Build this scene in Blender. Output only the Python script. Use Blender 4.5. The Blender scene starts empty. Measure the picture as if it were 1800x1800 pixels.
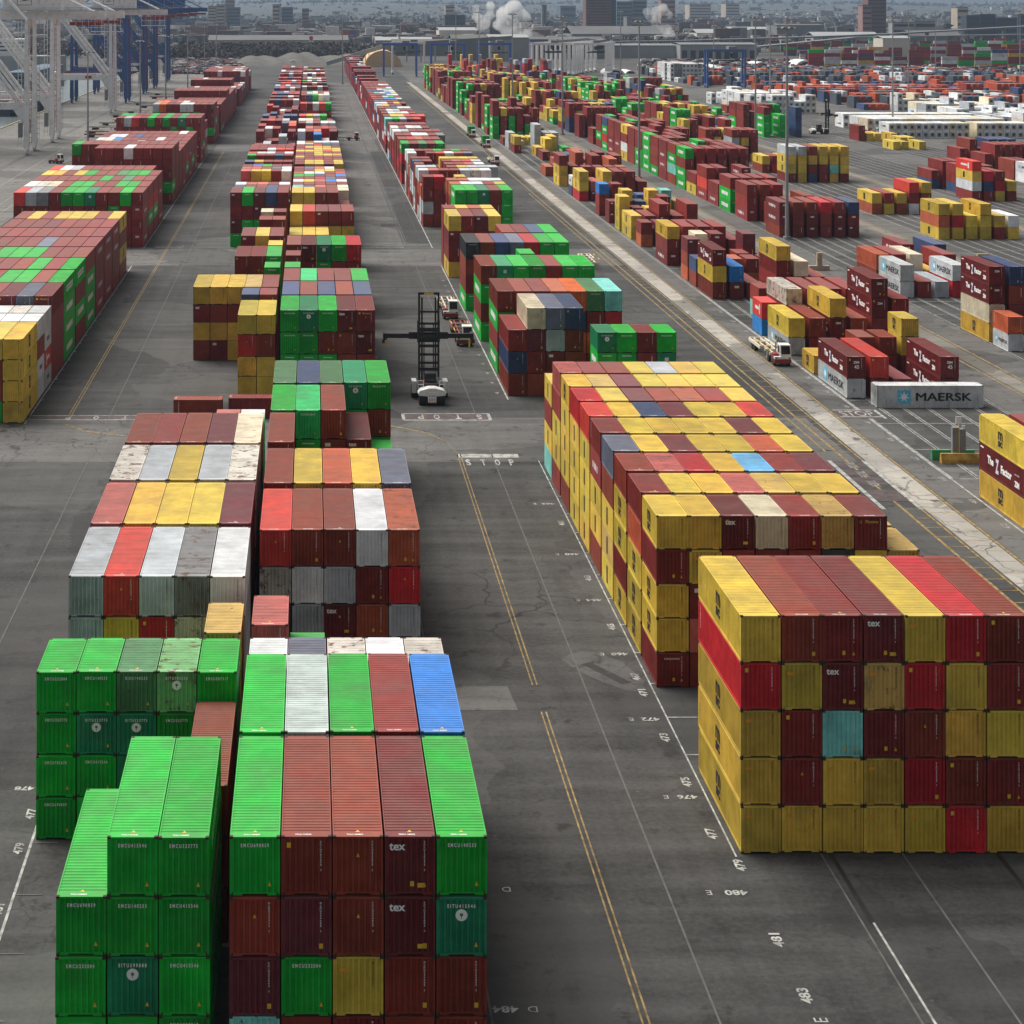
import bpy, bmesh, math, random
import numpy as np
from mathutils import Vector, Matrix
random.seed(11); np.random.seed(11)
sc = bpy.context.scene
COL = sc.collection
R = math.radians
# ------------------------------------------------------------------ camera, sky, sun, exposure
F, HC, PX, PY = 3220.0, 52.0, 545.0, 5.0            # focal length (px of an 1800 px frame), height, vanishing point
cd = bpy.data.cameras.new('camera'); cam = bpy.data.objects.new('camera', cd); COL.objects.link(cam)
cd.sensor_width = 36; cd.lens = 36 * F / 1800; cd.clip_start = 1; cd.clip_end = 40000
cd.shift_x = (900 - PX) / 1800; cd.shift_y = -(900 - PY) / 1800
cam.location = (0, 0, HC); cam.rotation_euler = (R(90), 0, 0); sc.camera = cam
SUN_EL, SUN_AZ = R(56), R(-50)                        # azimuth measured from +Y (away from camera), negative = left
w = bpy.data.worlds.new('World'); sc.world = w; w.use_nodes = True
nt = w.node_tree; nt.nodes.clear()
sky = nt.nodes.new('ShaderNodeTexSky'); sky.sky_type = 'NISHITA'; sky.sun_disc = False
sky.sun_elevation = SUN_EL; sky.sun_rotation = SUN_AZ; sky.air_density = 1.0; sky.dust_density = 3.0; sky.altitude = 50
hs = nt.nodes.new('ShaderNodeHueSaturation'); hs.inputs['Saturation'].default_value = 0.22
bg = nt.nodes.new('ShaderNodeBackground'); bg.inputs['Strength'].default_value = 0.05
ow = nt.nodes.new('ShaderNodeOutputWorld')
nt.links.new(sky.outputs[0], hs.inputs['Color']); nt.links.new(hs.outputs[0], bg.inputs[0]); nt.links.new(bg.outputs[0], ow.inputs[0])
sl = bpy.data.lights.new('sun', 'SUN'); sl.energy = 2.75; sl.angle = R(48); sl.color = (1, .95, .88)
so = bpy.data.objects.new('sun', sl); COL.objects.link(so)
sd = Vector((math.sin(SUN_AZ) * math.cos(SUN_EL), math.cos(SUN_AZ) * math.cos(SUN_EL), math.sin(SUN_EL)))
so.rotation_euler = sd.to_track_quat('Z', 'Y').to_euler(); so.location = (0, 0, 300)
sc.view_settings.view_transform = 'Standard'; sc.view_settings.look = 'None'
sc.view_settings.exposure = 0.82; sc.view_settings.gamma = 1
sc.render.engine = 'CYCLES'; sc.cycles.use_denoising = True
sc.cycles.volume_bounces = 3; sc.cycles.max_bounces = 6; sc.cycles.diffuse_bounces = 3; sc.cycles.volume_step_rate = 2.0
# ------------------------------------------------------------------ helpers
def lin(r, g=None, b=None):
    if g is None: r, g, b = r
    f = lambda c: (c/255/12.92) if c/255 <= .04045 else ((c/255+.055)/1.055)**2.4
    return (f(r), f(g), f(b))
def gx(px, Y): return (px - PX) * Y / F
def gz(py, Y): return HC - (py - PY) * Y / F
def gY(py, z=0): return F * (HC - z) / (py - PY)
def tag(o, label=None, cat=None, group=None, kind=None):
    if label: o['label'] = label
    if cat: o['category'] = cat
    if group: o['group'] = group
    if kind: o['kind'] = kind
    return o
def link(name, me, parent=None, mat=None, color=None):
    o = bpy.data.objects.new(name, me); COL.objects.link(o)
    if parent: o.parent = parent
    if mat is not None and me is not None and not me.materials: me.materials.append(mat)
    if color is not None: o.color = color
    return o
def empty(name, loc=(0, 0, 0), rz=0):
    o = bpy.data.objects.new(name, None); COL.objects.link(o); o.location = loc; o.rotation_euler = (0, 0, rz)
    o.empty_display_size = .5; return o
def copy_tree(o, parent=None):
    c = o.copy(); COL.objects.link(c)
    if parent is not None: c.parent = parent
    for ch in list(o.children): copy_tree(ch, c)
    return c
class MB:
    def __init__(s): s.v = []; s.f = []
    def add(s, vs, fs):
        n = len(s.v); s.v += [tuple(v) for v in vs]; s.f += [tuple(i + n for i in f) for f in fs]; return s
    def box(s, x0, x1, y0, y1, z0, z1):
        return s.add([(x0,y0,z0),(x1,y0,z0),(x1,y1,z0),(x0,y1,z0),(x0,y0,z1),(x1,y0,z1),(x1,y1,z1),(x0,y1,z1)],
                     [(0,3,2,1),(4,5,6,7),(0,1,5,4),(1,2,6,5),(2,3,7,6),(3,0,4,7)])
    def bar(s, p, q, wd, h=None):
        p, q = Vector(p), Vector(q); h = h or wd; d = (q - p).normalized()
        up = Vector((0, 0, 1)) if abs(d.z) < .95 else Vector((0, 1, 0))
        a = d.cross(up).normalized() * wd / 2; b = a.cross(d).normalized() * h / 2
        vs = [p-a-b, p+a-b, p+a+b, p-a+b, q-a-b, q+a-b, q+a+b, q-a+b]
        return s.add(vs, [(0,1,2,3),(7,6,5,4),(0,4,5,1),(1,5,6,2),(2,6,7,3),(3,7,4,0)])
    def cyl(s, p, q, r0, r1=None, n=12):
        p, q = Vector(p), Vector(q); r1 = r0 if r1 is None else r1; d = (q - p).normalized()
        up = Vector((0, 0, 1)) if abs(d.z) < .95 else Vector((0, 1, 0))
        a = d.cross(up).normalized(); b = a.cross(d).normalized(); vs = []
        for i in range(n):
            t = 2*math.pi*i/n; o = a*math.cos(t) + b*math.sin(t); vs += [p + o*r0, q + o*r1]
        fs = [(2*i, 2*((i+1) % n), 2*((i+1) % n)+1, 2*i+1) for i in range(n)]
        fs += [tuple(2*i for i in range(n))[::-1], tuple(2*i+1 for i in range(n))]
        return s.add(vs, fs)
    def prism(s, poly, axis, a0, a1):
        def pt(u, v, a): return {'x': (a, u, v), 'y': (u, a, v), 'z': (u, v, a)}[axis]
        n = len(poly); vs = [pt(u, v, a0) for u, v in poly] + [pt(u, v, a1) for u, v in poly]
        return s.add(vs, [tuple(range(n)), tuple(range(2*n-1, n-1, -1))] + [(i, i+n, (i+1) % n + n, (i+1) % n) for i in range(n)])
    def quad(s, a, b, c, d): return s.add([a, b, c, d], [(0, 1, 2, 3)])
    def mesh(s, name, fix=True):
        me = bpy.data.meshes.new(name); me.from_pydata(s.v, [], s.f); me.update()
        if fix:
            bm = bmesh.new(); bm.from_mesh(me); bmesh.ops.recalc_face_normals(bm, faces=bm.faces); bm.to_mesh(me); bm.free()
        return me
    def build(s, name, mat, parent=None, fix=True, color=None, bevel=0):
        o = link(name, s.mesh(name, fix), parent, mat, color)
        if bevel:
            m = o.modifiers.new('bevel', 'BEVEL'); m.width = bevel; m.segments = 2; m.limit_method = 'ANGLE'
        return o
# ------------------------------------------------------------------ materials
def newmat(name):
    m = bpy.data.materials.new(name); m.use_nodes = True; t = m.node_tree; b = t.nodes['Principled BSDF']
    return m, t, b
def N(t, kind, **kw):
    n = t.nodes.new(kind)
    for k, v in kw.items():
        if k in n.inputs: n.inputs[k].default_value = v
        else: setattr(n, k, v)
    return n
def maprange(t, src, a, b, c, d):
    n = N(t, 'ShaderNodeMapRange'); n.clamp = True
    for i, v in zip((1, 2, 3, 4), (a, b, c, d)): n.inputs[i].default_value = v
    t.links.new(src, n.inputs[0]); return n.outputs[0]
def mix(t, fac, a, b, mode='MIX'):
    n = N(t, 'ShaderNodeMix', data_type='RGBA', blend_type=mode)
    for s, v in ((n.inputs[0], fac), (n.inputs[6], a), (n.inputs[7], b)):
        if hasattr(v, 'is_linked'): t.links.new(v, s)
        elif isinstance(v, (int, float)): s.default_value = v
        else: s.default_value = (*v, 1) if len(v) == 3 else v
    return n.outputs[2]
def math2(t, op, a, b):
    n = N(t, 'ShaderNodeMath', operation=op)
    for i, v in enumerate((a, b)):
        if hasattr(v, 'is_linked'): t.links.new(v, n.inputs[i])
        else: n.inputs[i].default_value = v
    return n.outputs[0]
def plain(name, rgb, rough=.6, metal=0, var=.18, scale=.8, dirt=0):
    m, t, b = newmat(name); tc = N(t, 'ShaderNodeTexCoord')
    n = N(t, 'ShaderNodeTexNoise', Scale=scale, Detail=5.0); t.links.new(tc.outputs['Object'], n.inputs[0])
    f = maprange(t, n.outputs[0], .3, .7, 0, 1)
    lo = tuple(c * (1 - var) for c in rgb); hi = tuple(min(1, c * (1 + var * .6)) for c in rgb)
    c = mix(t, f, lo, hi)
    if dirt:
        n2 = N(t, 'ShaderNodeTexNoise', Scale=scale*3, Detail=6.0); t.links.new(tc.outputs['Object'], n2.inputs[0])
        c = mix(t, maprange(t, n2.outputs[0], .55, .75, 0, dirt), c, (.1, .07, .05))
    t.links.new(c, b.inputs['Base Color']); b.inputs['Roughness'].default_value = rough; b.inputs['Metallic'].default_value = metal
    return m
def paint(name, attr):
    """container paint: the box's own colour, sun-faded in patches, scuffed and rusted; wear comes from the alpha"""
    m, t, b = newmat(name); tc = N(t, 'ShaderNodeTexCoord')
    if attr:
        a = N(t, 'ShaderNodeAttribute', attribute_name='Col'); colr, alpha = a.outputs['Color'], a.outputs['Alpha']; vec = tc.outputs['Object']
    else:
        oi = N(t, 'ShaderNodeObjectInfo'); colr, alpha = oi.outputs['Color'], oi.outputs['Alpha']
        vm = N(t, 'ShaderNodeVectorMath', operation='MULTIPLY_ADD'); vm.inputs[1].default_value = (1.37, 1.71, 2.13)
        t.links.new(oi.outputs['Location'], vm.inputs[0]); t.links.new(tc.outputs['Object'], vm.inputs[2]); vec = vm.outputs[0]
    n1 = N(t, 'ShaderNodeTexNoise', Scale=.33, Detail=5.0, Roughness=.62); t.links.new(vec, n1.inputs[0])
    bright = maprange(t, n1.outputs[0], .3, .7, .70, 1.12)
    c = mix(t, 1.0, colr, (1, 1, 1), 'MULTIPLY')
    vs = N(t, 'ShaderNodeVectorMath', operation='SCALE'); t.links.new(c, vs.inputs[0]); t.links.new(bright, vs.inputs['Scale'])
    c = vs.outputs[0]
    # chalky fade
    n3 = N(t, 'ShaderNodeTexNoise', Scale=.9, Detail=6.0, Roughness=.7); t.links.new(vec, n3.inputs[0])
    fade = maprange(t, n3.outputs[0], .42, .70, 0.0, .55)
    lt = N(t, 'ShaderNodeVectorMath', operation='MULTIPLY_ADD'); lt.inputs[1].default_value = (1.35,)*3; lt.inputs[2].default_value = (.03, .027, .024); t.links.new(c, lt.inputs[0])
    c = mix(t, fade, c, lt.outputs[0])
    # dust film lying on the roofs
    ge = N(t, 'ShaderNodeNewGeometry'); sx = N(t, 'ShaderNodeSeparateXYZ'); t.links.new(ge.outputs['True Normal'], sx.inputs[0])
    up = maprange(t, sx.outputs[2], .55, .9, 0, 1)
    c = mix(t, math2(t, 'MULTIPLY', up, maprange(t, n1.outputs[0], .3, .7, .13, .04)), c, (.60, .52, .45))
    # streaks running across the roof ribs / down the walls
    mp = N(t, 'ShaderNodeMapping'); mp.inputs['Scale'].default_value = (.35, 2.6, .35); t.links.new(vec, mp.inputs[0])
    n4 = N(t, 'ShaderNodeTexNoise', Scale=1.0, Detail=7.0, Roughness=.65); t.links.new(mp.outputs[0], n4.inputs[0])
    d = maprange(t, n4.outputs[0], .52, .74, 0, .9)
    c = mix(t, math2(t, 'MULTIPLY', d, alpha), c, (.07, .055, .045))
    n2 = N(t, 'ShaderNodeTexNoise', Scale=1.15, Detail=8.0, Roughness=.68); t.links.new(vec, n2.inputs[0])
    thr = math2(t, 'SUBTRACT', .81, math2(t, 'MULTIPLY', alpha, .25))
    r = maprange(t, math2(t, 'SUBTRACT', n2.outputs[0], thr), -.02, .05, 0, .85)
    c = mix(t, r, c, (.13, .055, .028))
    t.links.new(c, b.inputs['Base Color']); b.inputs['Roughness'].default_value = .5
    b.inputs['Specular IOR Level'].default_value = .28
    return m
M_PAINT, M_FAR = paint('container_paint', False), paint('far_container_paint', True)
def objpaint(name, rough=.5):
    m, t, b = newmat(name); oi = N(t, 'ShaderNodeObjectInfo'); tc = N(t, 'ShaderNodeTexCoord')
    n = N(t, 'ShaderNodeTexNoise', Scale=.7, Detail=6.0); t.links.new(tc.outputs['Object'], n.inputs[0])
    c = mix(t, maprange(t, n.outputs[0], .5, .75, 0, .35), oi.outputs['Color'], (.12, .09, .07))
    t.links.new(c, b.inputs['Base Color']); b.inputs['Roughness'].default_value = rough; return m
M_OBJ = objpaint('machine_paint')
M_WHITE = plain('white_marking', (.86, .86, .85), .6, var=.04)
M_BLACK = plain('black_marking', (.012, .012, .013), .6)
M_YEL = plain('yellow_marking', (.75, .48, .03), .6)
M_GRNTXT = plain('green_marking', (.02, .25, .06), .6)
M_LBLUE = plain('pale_blue_marking', (.10, .50, .72), .5)
M_DARK = plain('dark_steel', (.011, .011, .012), .55, dirt=.2)
M_RUSTY = plain('rusty_casting', (.05, .028, .02), .8)
M_TYRE = plain('tyre_rubber', (.014, .014, .014), .85)
M_GLASS = plain('dark_glass', (.012, .016, .018), .12)
M_STEEL = plain('galvanised_steel', (.33, .34, .35), .45, .3)
M_VWHITE = plain('vehicle_white', (.78, .78, .77), .4, dirt=.25)
M_VRED = plain('vehicle_red', (.26, .03, .025), .5, dirt=.35)
M_GREY = plain('mid_grey', (.22, .22, .22), .7)
M_RAIL = plain('safety_red', (.5, .06, .05), .6)
# ------------------------------------------------------------------ text
_tx = {}
def text_mesh(body, bold=0.0, spacing=1.0, line=1.0):
    k = (body, bold, spacing, line)
    if k in _tx: return _tx[k]
    cu = bpy.data.curves.new('t', 'FONT'); cu.body = body; cu.align_x = 'CENTER'; cu.align_y = 'CENTER'
    cu.offset = bold; cu.space_character = spacing; cu.space_line = line; cu.resolution_u = 3
    ob = bpy.data.objects.new('t', cu); COL.objects.link(ob)
    dg = bpy.context.evaluated_depsgraph_get(); dg.update()
    me = bpy.data.meshes.new_from_object(ob.evaluated_get(dg)); bpy.data.objects.remove(ob); bpy.data.curves.remove(cu)
    v = np.array([x.co[:] for x in me.vertices]); f = [tuple(p.vertices) for p in me.polygons]; bpy.data.meshes.remove(me)
    lo, hi = v.min(0), v.max(0); v = v - (lo + hi) / 2
    _tx[k] = (v, f, (hi - lo)); return _tx[k]
AX = {'front': (Vector((1,0,0)), Vector((0,0,1))), 'left': (Vector((0,-1,0)), Vector((0,0,1))), 'right': (Vector((0,1,0)), Vector((0,0,1))),
      'ground': (Vector((1,0,0)), Vector((0,1,0))), 'groundback': (Vector((-1,0,0)), Vector((0,-1,0))),
      'groundside': (Vector((0,1,0)), Vector((-1,0,0))), 'groundsideb': (Vector((0,-1,0)), Vector((1,0,0)))}
def put_text(mb, body, face, c, width=None, height=None, bold=0.0, spacing=1.0, line=1.0):
    v, f, sz = text_mesh(body, bold, spacing, line)
    sx = sy = None
    if width: sx = width / sz[0]
    if height: sy = height / sz[1]
    sx = sx or sy; sy = sy or sx
    U, V = AX[face]; c = Vector(c)
    mb.add([c + U * (p[0]*sx) + V * (p[1]*sy) for p in v], f)
def disc(mb, face, c, r, n=20, pts=None):
    U, V = AX[face]; c = Vector(c)
    P = pts or [(r*math.cos(2*math.pi*i/n), r*math.sin(2*math.pi*i/n)) for i in range(n)]
    mb.add([c + U*a + V*b for a, b in P], [tuple(range(len(P)))])
# ------------------------------------------------------------------ the setting: ground, strips, water, hills
def asphalt(name, lo, hi, tint=(1, 1, 1), big=.018):
    m, t, b = newmat(name); tc = N(t, 'ShaderNodeTexCoord'); P = tc.outputs['Object']
    n1 = N(t, 'ShaderNodeTexNoise', Scale=big, Detail=6.0, Roughness=.62); t.links.new(P, n1.inputs[0])
    mp = N(t, 'ShaderNodeMapping'); mp.inputs['Scale'].default_value = (.05, .33, 1); t.links.new(P, mp.inputs[0])
    n2 = N(t, 'ShaderNodeTexNoise', Scale=1.0, Detail=6.0, Roughness=.6); t.links.new(mp.outputs[0], n2.inputs[0])     # drag and tyre bands across the lane
    mq = N(t, 'ShaderNodeMapping'); mq.inputs['Scale'].default_value = (.55, .03, 1); t.links.new(P, mq.inputs[0])
    n3 = N(t, 'ShaderNodeTexNoise', Scale=1.0, Detail=4.0); t.links.new(mq.outputs[0], n3.inputs[0])                  # wheel tracks along it
    n4 = N(t, 'ShaderNodeTexNoise', Scale=2.6, Detail=8.0, Roughness=.75); t.links.new(P, n4.inputs[0])
    f = math2(t, 'ADD', math2(t, 'MULTIPLY', maprange(t, n1.outputs[0], .33, .67, 0, 1), .42), math2(t, 'MULTIPLY', maprange(t, n2.outputs[0], .3, .7, 0, 1), .6))
    f = math2(t, 'ADD', f, math2(t, 'MULTIPLY', maprange(t, n3.outputs[0], .3, .7, 0, 1), .2))
    f = math2(t, 'ADD', f, math2(t, 'MULTIPLY', maprange(t, n4.outputs[0], .3, .7, -.5, .6), .42))
    c = mix(t, f, tuple(lo*k for k in tint), tuple(hi*k for k in tint))
    n5 = N(t, 'ShaderNodeTexNoise', Scale=.42, Detail=7.0, Roughness=.7); t.links.new(P, n5.inputs[0])
    c = mix(t, maprange(t, n5.outputs[0], .57, .66, 0, .85), c, (.02, .019, .018))                                   # oil spots
    n6 = N(t, 'ShaderNodeTexNoise', Scale=.75, Detail=9.0, Roughness=.8); t.links.new(P, n6.inputs[0])
    c = mix(t, maprange(t, n6.outputs[0], .63, .72, 0, .5), c, (.26, .255, .24))                                      # pale scuffs
    wv = N(t, 'ShaderNodeTexNoise', Scale=.15, Detail=3.0); t.links.new(P, wv.inputs[0])
    wa = N(t, 'ShaderNodeVectorMath', operation='MULTIPLY_ADD'); wa.inputs[1].default_value = (9, 9, 0); t.links.new(wv.outputs['Color'], wa.inputs[0]); t.links.new(P, wa.inputs[2])
    vo = N(t, 'ShaderNodeTexVoronoi', feature='DISTANCE_TO_EDGE', Scale=.11); t.links.new(wa.outputs[0], vo.inputs['Vector'])
    ck = math2(t, 'MULTIPLY', maprange(t, vo.outputs['Distance'], .004, .013, 1, 0), maprange(t, n1.outputs[0], .45, .6, 0, .75))
    c = mix(t, ck, c, (.012, .012, .012))                                                                             # cracks
    vp = N(t, 'ShaderNodeTexVoronoi', feature='F1', Scale=.055); t.links.new(wa.outputs[0], vp.inputs['Vector'])
    pv = N(t, 'ShaderNodeSeparateColor'); t.links.new(vp.outputs['Color'], pv.inputs[0])
    c = mix(t, maprange(t, pv.outputs[0], .7, .72, 0, .22), c, (.13, .128, .122)); c = mix(t, maprange(t, pv.outputs[1], .8, .82, 0, .4), c, (.02, .02, .02))
    t.links.new(c, b.inputs['Base Color']); b.inputs['Roughness'].default_value = .82
    b.inputs['Specular IOR Level'].default_value = .25
    return m
M_ASPH = asphalt('yard_asphalt', .006, .080, (1, .985, .96))
M_PAVE = asphalt('pale_asphalt', .045, .145, (1, .97, .93))
M_QUAY = asphalt('quay_concrete', .09, .19, (1, .97, .91))
M_CONC = asphalt('strip_concrete', .22, .42, (1, .94, .84))
M_TRACK = asphalt('worn_track', .12, .24, (1, .92, .78))
M_DARKA = asphalt('fresh_asphalt', .018, .055)
M_LAND = asphalt('far_ground', .025, .08, (1, .95, .88), .006)
def sheet(name, x0, x1, y0, y1, z, m, kind='structure', n=1):
    mb = MB()
    for i in range(n):
        a, b = y0 + (y1-y0)*i/n, y0 + (y1-y0)*(i+1)/n
        mb.quad((x0, a, z), (x1, a, z), (x1, b, z), (x0, b, z))
    return tag(mb.build(name, m, fix=False), kind=kind)
QX = -128.0
g = MB()
ys = [-300, 0, 100, 200, 400, 800, 1400]
for a, b in zip(ys, ys[1:]): g.quad((QX, a, 0), (1200, a, 0), (1200, b, 0), (QX, b, 0))
g.quad((QX, -300, 0), (QX, 1400, 0), (QX, 1400, -6), (QX, -300, -6))
tag(g.build('ground', M_ASPH, fix=False), kind='structure')
g = MB()
g.quad((-9000, 1400, 0), (9000, 1400, 0), (9000, 11500, 0), (-9000, 11500, 0)); g.quad((1200, -300, 0), (9000, -300, 0), (9000, 1400, 0), (1200, 1400, 0))
g.quad((-9000, 1400, -6), (QX, 1400, -6), (QX, 1400, 0), (-9000, 1400, 0))
tag(g.build('far_land', M_LAND, fix=False), kind='structure')
# water
m, t, b = newmat('harbour_water'); tc = N(t, 'ShaderNodeTexCoord'); n = N(t, 'ShaderNodeTexNoise', Scale=.22, Detail=6.0, Roughness=.65)
mp = N(t, 'ShaderNodeMapping'); mp.inputs['Scale'].default_value = (1, .35, 1); t.links.new(tc.outputs['Object'], mp.inputs[0]); t.links.new(mp.outputs[0], n.inputs[0])
bu = N(t, 'ShaderNodeBump', Strength=.5, Distance=1.2); t.links.new(n.outputs[0], bu.inputs['Height']); t.links.new(bu.outputs[0], b.inputs['Normal'])
b.inputs['Base Color'].default_value = (.12, .15, .155, 1); b.inputs['Roughness'].default_value = .25
sheet('water', -9000, QX, -300, 1400, -2.6, m)
# yard surfaces
sheet('quay_apron', QX + .6, -72, 0, 1400, .012, M_QUAY)
sheet('road', QX + 4, 62, 207.5, 229.5, .010, M_PAVE)
sheet('road', -60, 62, 362.5, 386.5, .010, M_PAVE)
sheet('road', -34, 62, 642, 672, .014, M_PAVE)
sheet('yard_pavement', 66.4, 900, 0, 1400, .010, M_PAVE)
sheet('yard_pavement', 8.9, 25.4, 392, 1190, .010, M_PAVE)
sheet('concrete_strip', 63.1, 65.9, 0, 1200, .022, M_CONC)
sheet('wheel_track', 95.0, 97.6, 150, 1100, .022, M_TRACK)
sheet('wheel_track', 129, 131.4, 150, 1000, .022, M_TRACK)
sheet('wheel_track', 163, 165.4, 150, 900, .022, M_TRACK)
for x in (70.0, 103.4, 137.6, 171.6, 205.6):
    sheet('asphalt_bay', x, x + 18.8, 90 if x > 90 else 205, 1000, .016, M_ASPH)
# patches and the gully near the drain
mb = MB(); mb.quad((10.35, 134.6, .02), (15.3, 134.6, .02), (15.0, 139.4, .02), (9.6, 139.4, .02)); tag(mb.build('patched_ground', M_PAVE, fix=False), kind='structure')
mb = MB(); pr = [(20.6,143),(19.9,145.2),(20.8,146.2),(21.9,146.9),(23.0,146.4),(24.6,144.5),(25.6,140.5),(25.3,138.3),(24.2,138.2),(22.3,140.2)]
mb.add([(x, y, .021) for x, y in pr], [tuple(range(len(pr)))[::-1]]); tag(mb.build('gully_concrete', asphalt('gully_concrete', .04, .105)), kind='structure')
d = MB()
for (x0, y0, x1, y1) in ((21.7, 144.2, 22.95, 142.1), (23.0, 142.0, 24.2, 139.9)):
    dx, dy = x1-x0, y1-y0; l = math.hypot(dx, dy); px_, py_ = -dy/l*.42, dx/l*.42
    d.add([(x0-px_, y0-py_, .03), (x1-px_, y1-py_, .03), (x1+px_, y1+py_, .03), (x0+px_, y0+py_, .03)], [(0, 1, 2, 3)])
tag(d.build('drain_grate', M_DARK), 'dark slotted drain grate set in pale concrete in the lane', 'drain')
# painted lines
M_LINEY, M_LINEW = plain('worn_yellow_line', (.27, .185, .065), .8, var=.65, scale=1.3, dirt=.75), plain('worn_white_line', (.36, .36, .34), .8, var=.6, scale=1.1, dirt=.85)
Y = MB(); W = MB(); W2 = MB(); W3 = MB()
M_LINEF = plain('faded_white_line', (.095, .095, .09), .8, var=.4, scale=1.0, dirt=.7)
Z1 = .028
def line(mb, x, y0, y1, wd=.14, z=Z1): mb.quad((x-wd/2, y0, z), (x+wd/2, y0, z), (x+wd/2, y1, z), (x-wd/2, y1, z))
def cross(mb, y, x0, x1, wd=.14, z=Z1): mb.quad((x0, y-wd/2, z), (x1, y-wd/2, z), (x1, y+wd/2, z), (x0, y+wd/2, z))
for x in (16.95, 17.3):
    line(Y, x, 60, 134.3, .11); line(Y, x, 139.6, 211, .11)
for x in (-30.4, -30.05): line(Y, x, 230, 640, .13)
for a, b in (((17.0, 211), (16.2, 217)), ((16.2, 217), (14, 221.5)), ((14, 221.5), (9, 226)), ((-30.2, 226), (-27, 222)), ((-27, 222), (-18, 218))):
    Y.quad((a[0], a[1]-.2, Z1), (b[0], b[1]-.2, Z1), (b[0], b[1]+.2, Z1), (a[0], a[1]+.2, Z1))
for x in (60.9, 66.15, 98.1, 94.4, 131.9, 128.4, 162.4, 166.0): line(Y, x, 60, 1150, .3)
line(Y, 62.75, 60, 1150, .22); line(Y, 59.7, 212, 500, .22)
for k in range(70): cross(Y, 110 + k*3.25 if k < 27 else 212 + (k-27)*3.6, 61, 62.7, .2)
for k in range(26): cross(Y, 112 + k*3.25, 63.2, 65.8, .12)
line(W, -17.25, 101.5, 208, .17); line(W, 25.95, 111.5, 208, .11)
for x in (-35.25,): line(W, x, 226, 362, .2); line(W, x, 388, 640, .2)
for x in (-25.2, 9.3, -38.6, 20.9): line(W3, x, 60, 640, .12)
for x in (25.95, 8.95): line(W, x, 240, 362, .2); line(W, x, 388, 1150, .2)
for x in (-80, -76.5, -88): line(W2, x, 300, 1300, .16)
for k in range(17):
    y = 93.5 + 6.63*k
    if y > 124: cross(W, y, 26, 31, .14)
    cross(W3, y, -17.2, -15.6, .12)
for x in (31.2, 36.2): line(W3, x, 60, 206, .12)
for k in range(7): line(W, -17.2 + 0*k, 60, 100, .14)
cross(W, 210.2, 16.9, 23.9, 1.7); cross(W, 228.4, -35.2, -17.3, .3); cross(W, 230.7, -35.2, -17.3, .22); line(W, -35.2, 228.4, 230.7, .3)
cross(W, 228.2, 11.6, 22.6, .4); cross(W, 231.8, 11.6, 22.6, .3); line(W, 11.7, 228.2, 231.8, .4); line(W, 22.5, 228.2, 231.8, .4)
for y in (389.2, 391.4): cross(W, y, 11, 20, .3); cross(W, y, -33, -27, .3)
for x0 in (70.4, 104.2, 138.2, 172.2, 206.2):
    for c in range(7):
        for off in (-.25, .12): line(W2, x0 + 3.06*c - .3 + off, 90 if x0 > 90 else 200, 1000, .13)
    for k in range(60): cross(W2, 200 + 13.2*k, x0 - .3, x0 + 18.1, .16)
line(W, 70.0, 90, 330, .22); line(W, 103.6, 150, 600, .22)
tag(Y.build('yellow_lines', M_LINEY, fix=False), kind='structure'); tag(W.build('white_lines', M_LINEW, fix=False), kind='structure'); tag(W3.build('faded_lines', M_LINEF, fix=False), kind='structure'); tag(W2.build('slot_lines', M_LINEW, fix=False), kind='structure')
T = MB()
for ch, x in zip('STOP', (17.9, 19.6, 21.2, 22.8)): put_text(T, ch, 'ground', (x, 207.2, Z1), width=.55, height=2.7, bold=.03)
for ch, x in zip('STOP', (21.2, 18.6, 15.9, 13.9)): put_text(T, ch, 'groundback', (x, 230.0, Z1), width=.75, height=2.5, bold=.03)
for ch, x in zip('STOP', (-19.6, -23.2, -26.8, -30.3)): put_text(T, ch, 'groundback', (x, 229.5, Z1), width=.7, height=1.6, bold=.03)
for n_, y in ((460, 172.7), (462, 190), (464, 159.4), (468, 146.2), (472, 132.9), (476, 119.9), (480, 107.0)): put_text(T, str(n_), 'groundback', (24.7 if n_ != 480 else 24.9, y, Z1), width=1.35, height=.62, bold=.03); put_text(T, 'E', 'groundback', (23.3, y, Z1), height=.55)
for n_, y in ((461, 183), (463, 165.5), (465, 152.6), (467, 141.3), (471, 138.0), (473, 129.6), (475, 122.2), (477, 114.6), (479, 110.4), (481, 101.6), (483, 95.9)):
    put_text(T, str(n_), 'groundside', ((25.1 if y > 112 else 25.9), y, Z1), width=1.5, height=.62, bold=.03)
put_text(T, 'E', 'groundside', (26.1, 93.6, Z1), height=.7)
for n_, y in ((484, 94.6), (480, 107.4)): put_text(T, str(n_), 'groundback', (10.1 - (.4 if n_ == 480 else 0), y, Z1), width=1.35, height=.62, bold=.03); put_text(T, 'D', 'groundback', (11.5, y, Z1), height=.55)
put_text(T, '478', 'groundback', (-18.9, 121.2, Z1), width=1.3, height=.6, bold=.03)
for n_, y in ((479, 112.6), (481, 104.9), (477, 117.4)): put_text(T, str(n_), 'groundside', (-17.9, y, Z1), width=1.5, height=.6, bold=.03)
for k in range(16): put_text(T, str(440 + k), 'groundside', (9.7, 242 + 6.6*k, Z1), width=1.2, height=.55); put_text(T, str(470 - k), 'groundside', (-36.0 + .9, 240 + 6.6*k, Z1), width=1.2, height=.55); put_text(T, str(446 - k), 'groundside', (24.9, 244 + 6.6*k, Z1), width=1.2, height=.55); put_text(T, str(470 - k), 'groundside', (69.1, 182 + 9*k, Z1), width=1.6, height=.7)
tag(T.build('ground_numbers', M_LINEW, fix=False), kind='structure')
mb = MB()
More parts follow.
